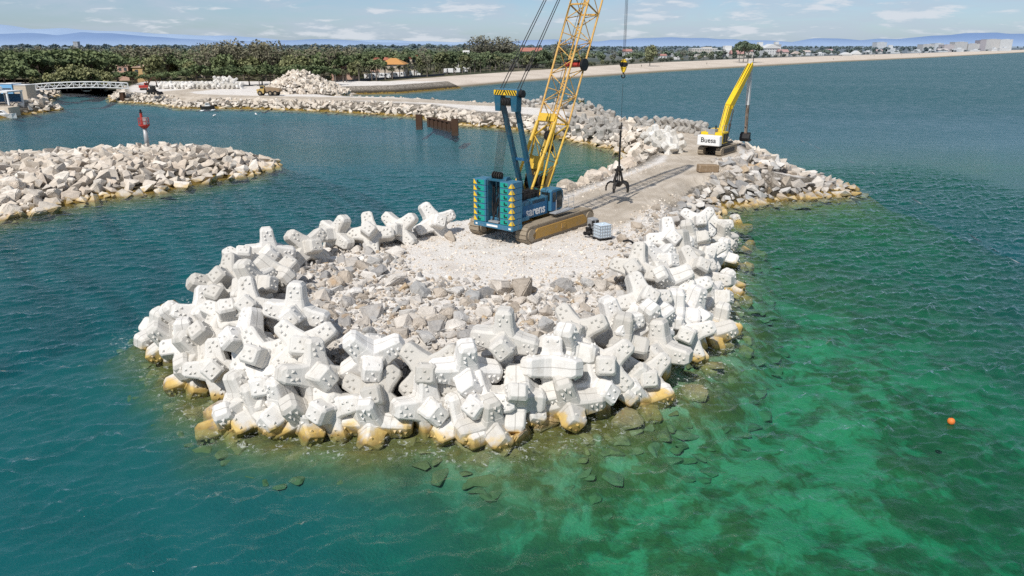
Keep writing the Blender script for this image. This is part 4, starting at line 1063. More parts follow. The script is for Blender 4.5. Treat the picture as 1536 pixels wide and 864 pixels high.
# ================================================================ long boom excavator
EX = Vector((26.85, 96.6, 2.6)); EH = R(54)
ex = tag(empty('excavator', EX, EH), 'yellow long boom excavator with white counterweight standing on the seaward end of the road', 'excavator')
def ex_track(y):
    L, r_, w = 2.35, .52, .68
    out = [(-L + r_*math.cos(t), r_+.02 + r_*math.sin(t)) for t in np.linspace(math.pi/2, 1.5*math.pi, 9)] + [(L + r_*math.cos(t), r_+.02 + r_*math.sin(t)) for t in np.linspace(-math.pi/2, math.pi/2, 9)]
    m = MB().prism(out, y-w/2, y+w/2)
    P = out + [out[0]]; n = 44; d = [0]
    for a, b in zip(P[:-1], P[1:]): d.append(d[-1] + math.hypot(b[0]-a[0], b[1]-a[1]))
    for i in range(n):
        s = (i+.5)/n*d[-1]; k = max(j for j in range(len(d)-1) if d[j] <= s); f = (s-d[k])/(d[k+1]-d[k])
        m.box((P[k][0]+(P[k+1][0]-P[k][0])*f, y, P[k][1]+(P[k+1][1]-P[k][1])*f), (d[-1]/n*.75, w+.05, .09), Matrix.Rotation(-math.atan2(P[k+1][1]-P[k][1], P[k+1][0]-P[k][0]), 3, 'Y'))
    o = m.build('crawler_track', M['dusty_steel'], ex)
    MB().box((0, y-w/2-.03, .55), (3.7, .06, .5)).box((0, y+w/2+.03, .55), (3.7, .06, .5)).build('track_frame', M['black'], o)
ex_track(-1.2); ex_track(1.2)
MB().box((0,0,.75), (2.2, 1.9, .5)).tube((0,0,.95), (0,0,1.3), .8, 18).build('undercarriage', M['black'], ex)
MB().box((-.6, 0, 1.42), (4.6, 2.7, .26)).build('slew_deck', M['dark_steel'], ex, bevel=.02)
arc = [(-2.75, -1.42), (-2.75, 1.42), (-3.1, 1.42), (-3.5, 1.0), (-3.6, 0), (-3.5, -1.0), (-3.1, -1.42)]
cw = MB().box((-3.1, 0, 1.98), (.85, 2.95, 1.28)).build('counterweight', M['white'], ex, bevel=.07)
me = text_mesh('rear_lettering', 'Buesa', .86, (-3.537, .0, 2.02), (0,-1,0), (0,0,1), M['black'], .014); link('rear_lettering', me, cw)
hs = MB().box((-1.55, .92, 2.25), (2.2, .95, 1.4)).box((-1.55, -.92, 2.25), (2.2, .95, 1.4)).box((-1.6, 0, 2.1), (2.2, .9, 1.1)).build('engine_housing', M['exc_yellow'], ex, bevel=.03)
MB().box((-1.75, -1.405, 2.2), (.75, .02, 1.1)).box((-.9, -1.405, 2.2), (.7, .02, 1.1)).build('vent_panel', M['dark_steel'], hs)
MB().box((-2.1, .15, 2.95), (1.0, 1.15, .72)).build('engine_hood', M['grey'], ex, bevel=.03)
MB().tube((-1.9, -.25, 3.3), (-1.9, -.25, 3.75), .09, 10).tube((-2.3, .45, 3.3), (-2.3, .45, 3.5), .13, 10).build('exhaust', M['black'], ex)
cb = MB().prism([(.3,1.56),(.3,3.1),(1.5,3.1),(1.95,2.4),(1.85,1.56)], .45, 1.38).build('cab', M['exc_yellow'], ex, bevel=.03)
MB().prism([(.5,2.2),(.5,2.95),(1.42,2.95),(1.78,2.4),(1.75,2.2)], 1.385, 1.40).build('window', M['glass_dark'], cb)
MB().prism([(.55,1.85),(1.3,2.95),(.55,2.95)], .43, .448).build('window', M['glass_dark'], cb)
m = MB()
for x in (-2.6, -1.6, -.6): m.tube((x, -1.36, 2.95), (x, -1.36, 3.8), .025, 6); m.tube((x, 1.36, 2.95), (x, 1.36, 3.8), .025, 6)
for y in (-1.36, 1.36): m.tube((-2.6, y, 3.8), (-.6, y, 3.8), .025, 6)
m.build('handrail', M['galv'], ex)
def inplane(px, py, z_=None):
    """point of the excavator's middle plane seen at that place of the photograph"""
    x, y, d = ray(px, py); h = Vector((math.cos(EH), math.sin(EH))); r_ = Vector((h.y, -h.x))
    t = (EX.x*r_.x + EX.y*r_.y)/(x*r_.x + y*r_.y)
    w = Vector((x*t, y*t)) - Vector((EX.x, EX.y)); return Vector((w.dot(h), 0, CAMZ + d*t - EX.z))
K1 = Vector((.55, 0, 2.1)); K2 = inplane(1093, 161); K3 = inplane(1126, 97); K4 = inplane(1118.5, 200)
def girder(m, p, q, h0, h1, w):
    d = (q-p).normalized(); n = Vector((-d.z, 0, d.x)); y = Vector((0, w/2, 0))
    vs = [p+n*h0/2+y, p+n*h0/2-y, p-n*h0/2-y, p-n*h0/2+y, q+n*h1/2+y, q+n*h1/2-y, q-n*h1/2-y, q-n*h1/2+y]
    return m.add(vs, [(0,1,2,3),(7,6,5,4),(0,4,5,1),(1,5,6,2),(2,6,7,3),(3,7,4,0)])
m = MB(); girder(m, K1, K2, .88, 1.22, .68); girder(m, K2 - (K3-K2).normalized()*.15, K3, 1.2, .68, .72); girder(m, K3 - (K3-K2).normalized()*.5, K3 + (K3-K2).normalized()*.25, .8, .54, .54)
bo = m.build('boom', M['exc_yellow'], ex, bevel=.03)
m = MB().path([K1 + Vector((-.2,.2,.5)), K2 + Vector((-.65,.2,.1)), K3 + Vector((-.5,.2,.2))], .04, 6).path([K1 + Vector((-.2,-.2,.5)), K2 + Vector((-.65,-.2,.1)), K3 + Vector((-.5,-.2,.2))], .04, 6); m.build('hydraulic_hose', M['black'], bo)
for y in (.56, -.56):
    a = Vector((1.3, y, 1.5)); b = K2 + Vector((.35, y, -.3)); mid = a.lerp(b, .55)
    o = MB().tube(a, mid, .15, 10).tube(mid, b, .08, 8).build('boom_cylinder', M['dark_steel'], ex)
for y in (.46, -.46): MB().box(K2 + Vector((.15, y, 0)), (.45, .12, .4)).build('boom_lug', M['exc_yellow'], ex, bevel=.02)
mid = K3.lerp(K4, .58)
m = MB(); girder(m, K3 + (K3-K4).normalized()*.4, mid, .72, .58, .46); ar = m.build('dipper_arm', M['pale_steel'], ex, bevel=.03)
m = MB(); girder(m, mid, K4, .52, .34, .36); girder(m, mid.lerp(K4,.1)+Vector((-.35,0,0)), mid.lerp(K4,.75)+Vector((-.3,0,0)), .22, .18, .2); m.build('arm_end', M['worn_arm'], ex, bevel=.02)
a = K2.lerp(K3, .35) + Vector((.5,0,-.35)); b = K3.lerp(K4, -.03) + Vector((.35, 0, 0))
MB().tube(K2.lerp(K3, .5) + Vector((.45,0,-.3)), K3.lerp(K4, .12) + Vector((-.4,0,0)), .12, 10).build('arm_cylinder', M['dark_steel'], ex)
prof = [(K4.x+.1,K4.z+.2),(K4.x-.35,K4.z-.1),(K4.x-.62,K4.z-.75),(K4.x-.45,K4.z-1.2),(K4.x+.1,K4.z-1.35),(K4.x+.75,K4.z-1.1),(K4.x+.62,K4.z-.9),(K4.x+.2,K4.z-1.0)]
bk = MB().prism([((px_-K4.x)*.8+K4.x, (pz_-K4.z)*.85+K4.z) for px_, pz_ in prof], -.7, .7).build('bucket', M['black'], ex, bevel=.03)
m = MB()
for i in range(5): m.box((K4.x+.64, -.58+i*.29, K4.z-.88), (.24, .1, .1))
m.build('bucket_teeth', M['dark_steel'], bk)
# ================================================================ small things on the head
t = tag(empty('water_tank', G(903, 359, 2.6), R(-62)), 'caged translucent plastic liquid tank on a black pallet on the gravel pad', 'tank')
t.scale = (.9,.9,.9)
MB().box((0,0,.75), (.96,1.1,1.05)).tube((0,0,1.27),(0,0,1.36),.14,12).build('tank_body', M['plastic'], t, bevel=.05)
m = MB()
for z in (.25,.5,.75,1.0,1.25):
    for s in (-1, 1): m.tube((-.52,s*.59,z),(.52,s*.59,z),.016,5); m.tube((s*.52,-.59,z),(s*.52,.59,z),.016,5)
for i in range(6):
    for s in (-1, 1): m.tube((-.52+i*.208,s*.59,.2),(-.52+i*.208,s*.59,1.28),.016,5); m.tube((s*.52,-.59+i*.236,.2),(s*.52,-.59+i*.236,1.28),.016,5)
m.build('cage', M['galv'], t)
m = MB().box((0,0,.17),(1.12,1.26,.04))
for y in (-.5,0,.5): m.box((0,y,.08),(1.1,.14,.14))
m.build('pallet', M['black'], t)
t = tag(empty('pump_unit', G(888.5, 351, 2.6), R(-60)), 'grey pump unit with a cowl beside the caged tank', 'pump')
MB().box((0,0,.85),(.62,.6,.75)).build('housing', M['grey'], t, bevel=.05); MB().box((0,0,.24),(.8,.7,.36)).build('skid', M['black'], t, bevel=.02)
for y in (-.2, .2): MB().box((.32,y,.9),(.02,.25,.4)).build('vent', M['dark_steel'], t)
o = MB()
pts = [Vector(G(883,353.5,2.75)) + Vector((.42*math.cos(a)*(1-.02*i), .30*math.sin(a), .07*math.sin(3*a) + .018*i)) for i, a in enumerate(np.linspace(0, 14, 44))]
tag(o.path(pts, .085, 6).build('hose_coil', M['black']), 'coil of black hose left of the grey pump unit', 'hose')
pts = [Vector(G(px, py, z)) for px, py, z in ((935,362,3.2),(941,360.5,3.35),(946,361.5,3.35),(949,364,3.3),(951,368,3.1))]
tag(MB().path(pts, .075, 6).build('hose', M['black']), 'bent end of black hose lying on boulders right of the caged tank', 'hose')
o = rock_shape(77, 3, (1.15, .62, .52)); me = np_mesh('stone_block', o[0]*1.25, o[1], [M['brown_block']], False)
b = link('stone_block', MB().box((0,0,.42),(2.3,1.0,.84)).mesh('stone_block', M['brown_block'], bevel=.09)); b.location = G(1061, 258, 2.6); b.rotation_euler = (0, .03, R(8)); tag(b, 'brown oblong stone block lying on the road in front of the boulder heap', 'stone block')
t = tag(empty('buoy', (*G(1426.5, 633, 0)[:2], 0)), 'orange ball buoy floating alone on the open sea', 'buoy')
pr = [(0,-.13),(.12,-.09),(.16,0),(.155,.08),(.12,.15),(.05,.19),(0,.2)]
m = MB(); n = 14; vs = [(r_*math.cos(2*math.pi*i/n), r_*math.sin(2*math.pi*i/n), z) for r_, z in pr for i in range(n)]
m.add(vs, [(j*n+i, j*n+(i+1) % n, (j+1)*n+(i+1) % n, (j+1)*n+i) for j in range(len(pr)-1) for i in range(n)]); m.build('float', M['orange'], t, True)
MB().path([Vector((.045*math.cos(a), 0, .22+.045*math.sin(a))) for a in np.linspace(0, 6.28, 10)], .014, 5).build('ring', M['dark_steel'], t)
# ---------------------------------------------------------------- beacon on the islet
bx, by = G(221, 218, 1.9)[:2]; t = tag(empty('light_beacon', (bx, by, hgt(bx, by)+.1)), 'red harbour light on a grey column standing on the low rock islet', 'beacon')
t.scale = (.95, .95, .86)
MB().prism([(1.5*math.cos(a), 1.5*math.sin(a)) for a in np.linspace(0, 6.28, 13)[:-1]], -.2, .25, plane='xy').build('concrete_base', M['grey'], t)
m = MB(); vs = MB().tube((0,0,.2),(0,0,3.75),.36,18,.29); vs.build('column', M['galv'], t, True)
MB().tube((0,0,3.72),(0,0,4.15),.4,16,.75).tube((0,0,4.15),(0,0,4.35),.8,16).build('gallery', M['red'], t)
MB().tube((-.25,0,4.35),(-.25,0,6.3),.26,12,.18).build('lantern_post', M['red'], t)
MB().tube((-.25,0,6.3),(-.25,0,6.42),.26,12).tube((-.25,0,6.42),(-.25,0,6.75),.15,12).tube((-.25,0,6.75),(-.25,0,6.85),.2,12,.05).build('lantern', M['black'], t)
m = MB()
for i in range(10):
    a = 2*math.pi*i/10; m.tube((.76*math.cos(a), .76*math.sin(a), 4.3), (.76*math.cos(a), .76*math.sin(a), 5.45), .03, 6)
for z in (4.85, 5.45): m.path([Vector((.76*math.cos(a), .76*math.sin(a), z)) for a in np.linspace(0, 2*math.pi, 17)], .03, 5)
m.build('railing', M['red'], t); MB().box((.35, -.3, 4.95),(.75,.08,1.2)).build('day_mark', M['grey'], t)
# ---------------------------------------------------------------- rusty caisson and piles by the far revetment
def sheet(name, a, b, h0, parent, n):
    m = MB()
    for i in range(n):
        p = a.lerp(b, i/n); q = a.lerp(b, (i+1)/n); off = Vector((0, .18 if i % 2 else -.18, 0))
        m.bar(p + off + Vector((0,0,h0/2-.3)), q + off + Vector((0,0,h0/2-.3)), .12, h0+.6)
    return m.build(name, M['rust'], parent)
pa = Vector(G(641,186,0)); pb = Vector(G(676,194,0))
t = tag(empty('sheet_pile_wall', pa), 'rusty sheet pile wall standing in the water between two rusty posts', 'sheet piling')
sheet('sheet_panel', Vector((0,0,0)), pb-pa, 1.35, t, 11); MB().bar(Vector((0,0,1.38)), pb-pa+Vector((0,0,1.38)), .5, .12).build('capping_beam', M['rust'], t)
sheet('sheet_panel', Vector((.3,2.0,0)), pb-pa+Vector((.3,2.4,0)), 1.3, t, 11)
for px, py, h0, lab in ((629,188.5,2.3,'rusty hollow steel post at the left end of the sheet pile wall'),(682.5,197,2.4,'rusty hollow steel post at the right end of the sheet pile wall')):
    x, y, z = G(px, py, 0); m = MB()
    m.box((0,-.5,h0/2-.4),(1.3,.14,h0+.8)).box((0,.5,h0/2-.4),(1.3,.14,h0+.8)).box((-.6,0,h0/2-.4),(.12,1.1,h0+.8)).box((.6,0,h0/2-.4),(.12,1.1,h0+.8)).box((0,0,h0-.35),(1.0,.9,.06))
    o = m.build('steel_post', M['rust'], bevel=.02); o.location = (x, y, 0); tag(o, lab, 'post')
# ================================================================ bridge, quay, yard
def P3(px, py, D): return Vector((Xat(px, py, D), D, Zat(py, D)))
A = Vector((-136.0, 211, 3.9)); B = Vector((-113.5, 224.5, 3.9))
t = tag(empty('footbridge', A), 'white arched truss footbridge crossing the channel mouth', 'bridge')
n = 17; d = (B-A); side = Vector((-d.y, d.x, 0)).normalized()*1.1
def camber(f): return d*f + Vector((0,0,1.15*4*f*(1-f)*.55))
for s in (-1, 1):
    m = MB()
    for i in range(n):
        p, q = camber(i/n) + side*s, camber((i+1)/n) + side*s; hz = lambda f: Vector((0,0,1.55))
        m.tube(p, q, .12, 6).tube(p + hz(0), q + hz(0), .12, 6).tube(p, p + hz(0), .07, 6).tube(p if i % 2 else p + hz(0), q + hz(0) if i % 2 else q, .06, 6).tube((p+hz(0)*.5), (q+hz(0)*.5), .04, 5)
    m.tube(q, q + hz(0), .07, 6); m.build('truss_side', MATS['white'], t)
m = MB()
for i in range(n): m.bar(camber(i/n), camber((i+1)/n), 2.1, .16)
m.build('deck', MATS['galv'], t)
for f in (.13, .93):
    p = camber(f); MB().box((p.x, p.y, p.z/2-2.0-.9), (1.1, 1.4, 3.6)).build('pier', MATS['rust'], t)
MB().bar(camber(0) - d.normalized()*9 + Vector((0,0,-1.2)), camber(0), 2.4, .3).build('ramp', MATS['grey'], t)
# quay
qx, qy = Xat(35, 150, 199), 199
t = tag(empty('quay_building', (qx-.5, qy, 2.2)), 'small quay building with a pale blue front and a plain grey annex', 'building')
t.scale = (.86, .8, .86)
MB().box((-2.4,0,2.5),(3.6,5,5.0)).build('blue_wall', MATS['pale_blue_wall'], t); MB().box((1.4,.4,2.3),(3.8,5,4.6)).build('grey_wall', MATS['wall_cream'], t)
MB().box((-2.4,0,5.08),(3.9,5.3,.16)).build('roof', MATS['white'], t); MB().box((1.4,.4,4.68),(4.0,5.3,.16)).build('roof', MATS['white'], t)
MB().box((-2.4,-2.52,3.6),(2.9,.05,.4)).build('window', MATS['window_dark'], t)
t = tag(empty('boat_shelter', (-126.5, 186, 2.2)), 'open white steel shelter with blue boat inside at the quay edge', 'shelter')
MB().box((0,0,3.1),(9,6,.35)).build('roof', MATS['white'], t)
for x in (-4.2, 0, 4.2):
    for y in (-2.7, 2.7): MB().box((x,y,1.5),(.35,.35,3.0)).build('post', MATS['white'], t)
MB().box((0,2.6,1.4),(8.2,.1,2.0)).build('back_panel', MATS['blue'], t)
MB().box((-1,.5,3.75),(3,2.4,.9)).build('roof_unit', MATS['white'], t, bevel=.15)
o = MB().box((0,0,1.0),(16,4.2,2.3)).build('quay_wall', MATS['wall_cream']); o.location = (-126.2, 178.6, 0); tag(o, 'low pale concrete quay wall along the harbour at the picture edge', 'quay wall')
def boat(name, loc, rz, L, W, col, label):
    t = tag(empty(name, loc, rz), label, 'boat')
    sec = [(-.5,.8,.7),(-.2,1,.7),(.15,.95,.75),(.38,.6,.85),(.5,.04,1.0)]; m = MB(); vs = []
    for x, w, h in sec: vs += [(x*L, w*W/2, h), (x*L, w*W*.35, -.25), (x*L, -w*W*.35, -.25), (x*L, -w*W/2, h)]
    fs = []
    for i in range(len(sec)-1): fs += [(4*i+k, 4*i+k+1, 4*i+5+k, 4*i+4+k) for k in range(3)] + [(4*i+3, 4*i, 4*i+4, 4*i+7)]
    m.add(vs, fs + [(0,1,2,3)]); m.build('hull', col, t)
    MB().prism([(-.2*L,.7),(-.15*L,1.6),(.08*L,1.6),(.2*L,.75)], -W*.3, W*.3).build('cabin', MATS['white'], t, bevel=.04)
    MB().prism([(-.12*L,1.15),(-.12*L,1.5),(.07*L,1.5),(.13*L,1.15)], -W*.31, W*.31).build('window', MATS['glass_dark'], t)
    MB().box((-.52*L,0,.6),(.35,.5,.9)).build('outboard_motor', MATS['black'], t, bevel=.05)
boat('motor_boat', G(3, 176, 0), R(8), 6.5, 2.3, MATS['white'], 'white motor boat moored at the quay on the picture edge')
boat('rowing_boat', (*G(312, 163.5, 0)[:2], 0), R(5), 3.4, 1.2, MATS['dark_steel'], 'small dark workboat tied up at the foot of the slipway')
for i, (px, py) in enumerate(((303,168.5),(319.5,167.5),(322,175.5),(384,173.5))):
    x, y, z = G(px, py, 0); t = tag(empty('gull', (x, y, .0), R(40*i)), 'white gull floating on the harbour water', 'gull', 'gulls on the harbour')
    m = MB(); pr = [(-.62,.02,.05),(-.35,.17,.14),(0,.24,.16),(.28,.17,.16),(.42,.09,.25),(.5,.10,.34),(.6,.07,.34),(.68,.02,.32)]
    vs = [(x_, r_*math.cos(a), z_ + .2 + r_*math.sin(a)) for x_, r_, z_ in pr for a in np.linspace(0, 6.28, 9)[:-1]]
    m.add(vs, [(j*8+k, j*8+(k+1) % 8, (j+1)*8+(k+1) % 8, (j+1)*8+k) for j in range(7) for k in range(8)]); m.build('body', MATS['white'], t, True)
    MB().prism([(-.75,.28),(-.2,.42),(.1,.36),(-.3,.24)], -.2, .2).build('wing', MATS['grey'], t)
# yard vehicles
def wheel(parent, x, y, r_, w):
    o = MB().tube((x,y-w/2,r_),(x,y+w/2,r_),r_,16).build('wheel', MATS['black'], parent); MB().tube((x,y-w/2-.02,r_),(x,y+w/2+.02,r_),r_*.5,12).build('rim', MATS['dusty_steel'], o)
t = tag(empty('dump_truck', (Xat(404,141,213), 213, 2.62), R(175)), 'yellow articulated dump truck parked before the tall rock heap', 'dump truck')
t.scale = (.76,.76,.8)
MB().box((2.9,0,1.25),(2.6,2.3,.9)).prism([(3.2,1.7),(4.4,1.7),(4.4,2.1),(3.2,2.3)], -1.0, 1.0).build('front_body', MATS['dusty_yellow'], t, bevel=.05)
c_ = MB().prism([(1.6,1.7),(1.6,3.3),(2.9,3.3),(3.2,2.4),(3.2,1.7)], -.75, .75).build('cab', MATS['dusty_yellow'], t, bevel=.04); MB().prism([(1.75,2.4),(1.75,3.15),(2.85,3.15),(3.1,2.4)], -.77, .77).build('window', MATS['glass_dark'], c_)
MB().prism([(-4.6,2.0),(-4.2,1.3),(.4,1.2),(1.2,2.9),(-3.9,2.5)], -1.4, 1.4).build('dump_body', MATS['brown_block'], t, bevel=.04)
MB().box((-1,0,1.05),(6,1.2,.4)).build('chassis', MATS['black'], t)
for x in (3.0, -.9, -2.8):
    for y in (-1.2, 1.2): wheel(t, x, y, .85, .6)
t = tag(empty('small_excavator', (Xat(217,133,240), 240, 2.5), R(30)), 'red bodied excavator with raised arm at the bridge end of the yard', 'excavator')
t.scale = (.75,.75,.75)
for y in (-1, 1): MB().box((0,y,.45),(3.6,.55,.85)).build('crawler_track', MATS['black'], t, bevel=.2)
MB().box((-.4,0,1.6),(3.4,2.5,1.1)).build('body', MATS['red'], t, bevel=.08); c_ = MB().box((.8,.75,2.2),(1.5,1.0,1.7)).build('cab', MATS['red'], t, bevel=.06); MB().box((.95,.75,2.5),(1.3,1.03,.8)).build('window', MATS['glass_dark'], c_)
MB().bar((1,0,1.8),(3.2,0,5.0),.45,.6).bar((3.2,0,5.0),(4.6,0,5.2),.4,.5).build('boom', MATS['rust'], t); MB().bar((4.5,0,5.3),(4.9,0,2.0),.35,.4).build('dipper_arm', MATS['rust'], t); MB().prism([(4.5,2.1),(5.2,2.0),(5.4,1.3),(4.6,1.1)], -.5, .5).build('bucket', MATS['black'], t)
t = tag(empty('wheel_loader', (Xat(230,138.5,217), 217, 2.6), R(-20)), 'dark compact loader below the red excavator on the yard', 'loader')
MB().box((-.6,0,1.0),(2.4,1.5,.9)).build('body', MATS['black'], t, bevel=.08); c_ = MB().box((0,0,1.9),(1.1,1.2,1.1)).build('cab', MATS['dark_steel'], t, bevel=.05); MB().box((0,0,2.0),(1.13,1.0,.6)).build('window', MATS['glass_dark'], c_)
MB().bar((.4,.5,1.2),(2.2,.5,.6),.15,.2).bar((.4,-.5,1.2),(2.2,-.5,.6),.15,.2).build('lift_arm', MATS['dark_steel'], t); MB().prism([(2.1,.1),(2.1,.9),(2.4,.9),(2.9,.1)], -.9, .9).build('bucket', MATS['black'], t)
for x in (-1.2, .9):
    for y in (-.75, .75): wheel(t, x, y, .5, .35)
# ---------------------------------------------------------------- a figure: one skinned body, used for the worker and the people on the sand
def body_mesh(mat, stride):
    me = bpy.data.meshes.new('person'); J = [(0,0,.95,.15),(0,0,1.2,.15),(0,0,1.42,.15),(0,0,1.53,.06),(0,.02,1.66,.10),(0,.02,1.74,.08),
      (-.09,0,.9,.10),(-.10,stride,.5,.07),(-.10,stride*.6,.08,.045),(-.10,stride*.6-.14,.03,.04),(.09,0,.9,.10),(.10,-stride,.5,.07),(.10,-stride*1.4,.08,.045),(.10,-stride*1.4-.14,.03,.04),
      (-.21,0,1.42,.06),(-.25,-stride*.6,1.15,.045),(-.25,-stride-.05,.9,.035),(-.25,-stride-.07,.8,.03),(.21,0,1.42,.06),(.25,stride*.6,1.15,.045),(.25,stride-.05,.9,.035),(.25,stride-.07,.8,.03)]
    E = [(0,1),(1,2),(2,3),(3,4),(4,5),(0,6),(6,7),(7,8),(8,9),(0,10),(10,11),(11,12),(12,13),(2,14),(14,15),(15,16),(16,17),(2,18),(18,19),(19,20),(20,21)]
    me.from_pydata([j[:3] for j in J], E, []); o = bpy.data.objects.new('person_tmp', me); COL.objects.link(o)
    o.modifiers.new('s', 'SKIN'); sv = me.skin_vertices[0].data
    for i, j in enumerate(J): sv[i].radius = (j[3], j[3]*.8); sv[i].use_root = (i == 0)
    s_ = o.modifiers.new('u', 'SUBSURF'); s_.levels = 1
    dg = bpy.context.evaluated_depsgraph_get(); dg.update(); out = bpy.data.meshes.new_from_object(o.evaluated_get(dg), depsgraph=dg)
    bpy.data.objects.remove(o); out.materials.clear(); out.materials.append(mat); out.name = 'person'; return out
def person(loc, rz, me, label, group=None):
    o = link('person', me); o.location = loc; o.rotation_euler = (0,0,rz); return tag(o, label, 'person', group)
pw = body_mesh(MATS['orange'], .05); pd = body_mesh(MATS['dark_steel'], .16)
person((Xat(222,137,218), 218, 2.6), 0, pw, 'worker in orange clothing standing beside the dark compact loader')
for px, py in ((1383,81.5),(1379,82),(1306,85),(1311,84.5),(1060,97),(1250,90),(1420,79),(1352,83.5),(962,101)):
    D = ray(px, py)[1]*(CAMZ-1.6)/-ray(px, py)[2]; person((Xat(px, py, D), D, 1.7), rr.uniform(0, 6), pd, 'distant person in dark clothes walking on the sand', 'people on the beach')
# ================================================================ houses and town
def house(px0, px1, pe, pt, D, wall, roof, label, kind='gable', dep=9, name='house', rows=1, cat='house'):
    """px0..px1 wide, eave at picture height pe, roof top at pt, D metres off"""
    x0, x1 = Xat(px0, pe, D), Xat(px1, pe, D); z0 = 2.0; ze = Zat(pe, D); zt = Zat(pt, D); w = x1-x0; cx = (x0+x1)/2
    t = tag(empty(name, (cx, D, z0)), label, cat); he = ze-z0; ht = zt-z0
    MB().box((0, dep/2, he/2), (w, dep, he)).build('wall', MATS[wall], t)
    o = w*.04 + .2
    if kind == 'gable':
        MB().prism([(-w/2-o, he-.1), (w/2+o, he-.1), (w/2+o, he+.15), (0, ht), (-w/2-o, he+.15)], -o, dep+o).build('roof', MATS[roof], t)
    elif kind == 'ridge':
        MB().prism([(-o, he-.05), (dep+o, he-.05), (dep*.5, ht)], -w/2-o, w/2+o, plane='yz').build('roof', MATS[roof], t)
    elif kind == 'hip':
        a, b, e = w/2+o, dep+o, max(w/2-dep*.55, w*.12)
        MB().add([(-a,-o,he-.05),(a,-o,he-.05),(a,b,he-.05),(-a,b,he-.05),(-e,dep/2,ht),(e,dep/2,ht)], [(0,1,5,4),(1,2,5),(2,3,4,5),(3,0,4),(3,2,1,0)]).build('roof', MATS[roof], t)
    else:
        MB().box((0, dep/2, he+.12), (w+.3, dep+.3, max(.24, (ht-he)*.5))).build('roof', MATS[roof], t)
        if ht > he + .8: MB().box((w*.15, dep/2, (he+ht)/2), (w*.35, dep*.5, ht-he)).build('roof_housing', MATS[wall], t)
    nwin = max(2, int(w/3.2)); rows = max(rows, int(he/3.1))
    for r_ in range(min(rows, 8)):
        for i in range(min(nwin, 10)):
            z = he - 1.5 - r_*3.0
            if z < 1: continue
            f = MB().box((-w/2 + (i+.5)*w/min(nwin, 10), -.03, z), (min(1.3, w/min(nwin,10)*.5), .1, 1.3)).build('window', MATS['window_dark'], t)
    return t
house(496,527,99.5,94,318,'wall_pink','roof_tan','low house with a wide pinkish tan hip roof behind the palms','hip',12)
house(555,570,94,86.5,352,'wall_pink','roof_red','narrow pink house with red roof left of the big orange roof','gable')
house(569,605,96.5,87.5,350,'wall_cream','roof_orange','house with a large bright orange hip roof above the promenade','hip',14)
house(576,594,90,86,385,'wall_cream','roof_red','house whose red roof shows just behind the big orange roof','ridge')
house(609,624,87.5,82.5,420,'wall_cream','roof_red','red roofed house alone among dark pines','ridge')
house(680,709,83,75.5,480,'wall_white','wall_white','white flat roofed villa with a block on its roof among the pines','flat')
house(782,812,77,71.5,580,'wall_white','roof_red','white house with red roof high among trees beside the boom pendants','ridge',12)
house(781,808,89,84,500,'wall_cream','roof_red','red roofed house in front of the white one near the boom pendants','ridge',12)
house(102,115,93,88,345,'wall_cream','roof_tan','small house with pinkish roof alone in the left hand wood','ridge')
house(198,221,101,97.5,300,'wall_ochre','roof_tan','ochre villa with tan roof behind the bridge end of the yard','ridge',10); house(208,236,96,92.5,325,'wall_cream','roof_tan','long cream villa with tan roof behind the ochre one','ridge',10)
house(175,191,98,92.5,318,'wall_pink','roof_tan','pink villa half hidden by trees left of the ochre villa','hip',9); house(285,302,98,94,345,'wall_cream','roof_tan','pale roofed house among bare grey trees','ridge',9)
house(1038,1076,73,70.5,980,'wall_cream','wall_white','long low pale building at the near end of the beach town','flat',20); house(1075,1104,78,68.5,930,'wall_white','wall_white','white flat roofed block next to the long pale building','flat',20)
house(1098,1116,81,75,900,'wall_cream','roof_red','low house with reddish roof under the white block','ridge',12); house(1131,1149,70,63,1150,'wall_white','wall_white','white apartment block showing above the tall dark pine','flat',20)
house(1147,1170,72.5,66,1050,'wall_white','wall_white','large white gabled building right of the tall dark pine','gable',22); house(1157,1172,68,62.5,1200,'wall_white','tower_stone','white block with rooftop housings behind the gabled building','flat',16)
house(1169,1183,78,74,1030,'wall_cream','roof_red','orange roofed house right of the white gabled building','ridge',12); house(1190,1202,81,77,1040,'wall_white','roof_tan','small white house at the dune edge right of the orange roof','gable',10)
for px0, px1, pe, pt, D, lab in ((1264,1278,82,78.5,1080,'white peaked beach hut nearest along the far sand'),(1280,1292,81,76,1150,'white tent roofed beach cafe next to the peaked hut'),(1326,1343,74,67.5,1500,'white lookout building with flat top behind the far beach'),(1332,1353,78.5,75.5,1400,'low white beach pavilion under the lookout building'),(1366,1384,77,74,1550,'pale beach building between pavilion and far flats'),(1488,1496,73.5,71,2000,'small white beach kiosk below the big apartment row'),(1455,1470,75.5,73.5,1850,'long low white beach kiosk near the far end')):
    house(px0, px1, pe, pt, D, 'wall_white', 'wall_white', lab, 'gable' if 'peaked' in lab or 'tent' in lab else 'flat', 12, 'beach_building', cat='building')
for px0, px1, pe, pt, D, wall, lab in ((1316,1331,66,62.8,1900,'wall_white','white apartment block alone above far pines'),(1385,1402,70,66,1750,'wall_cream','first pale block of the far sea front'),(1403,1416,69,64.5,1900,'wall_white','white block with stepped roof on the far sea front'),(1417,1432,70,66.5,1800,'wall_pink','pinkish low block on the far sea front'),(1433,1452,68,62.5,2000,'wall_cream','cream block with uneven roof on the far sea front'),(1453,1470,69,65,2000,'wall_cream','cream low block left of the brown apartment slab'),(1471,1480,66.5,59.8,2150,'wall_brown','brown end of the big apartment row'),(1480.3,1501,66.5,58.3,2150,'wall_cream','cream middle of the big apartment row'),(1501.3,1520,66.5,58.6,2150,'wall_white','white end of the big apartment row')):
    house(px0, px1, pt+.8, pt, D, wall, wall, lab, 'flat', 25, 'apartment_block', 3, 'apartment block')
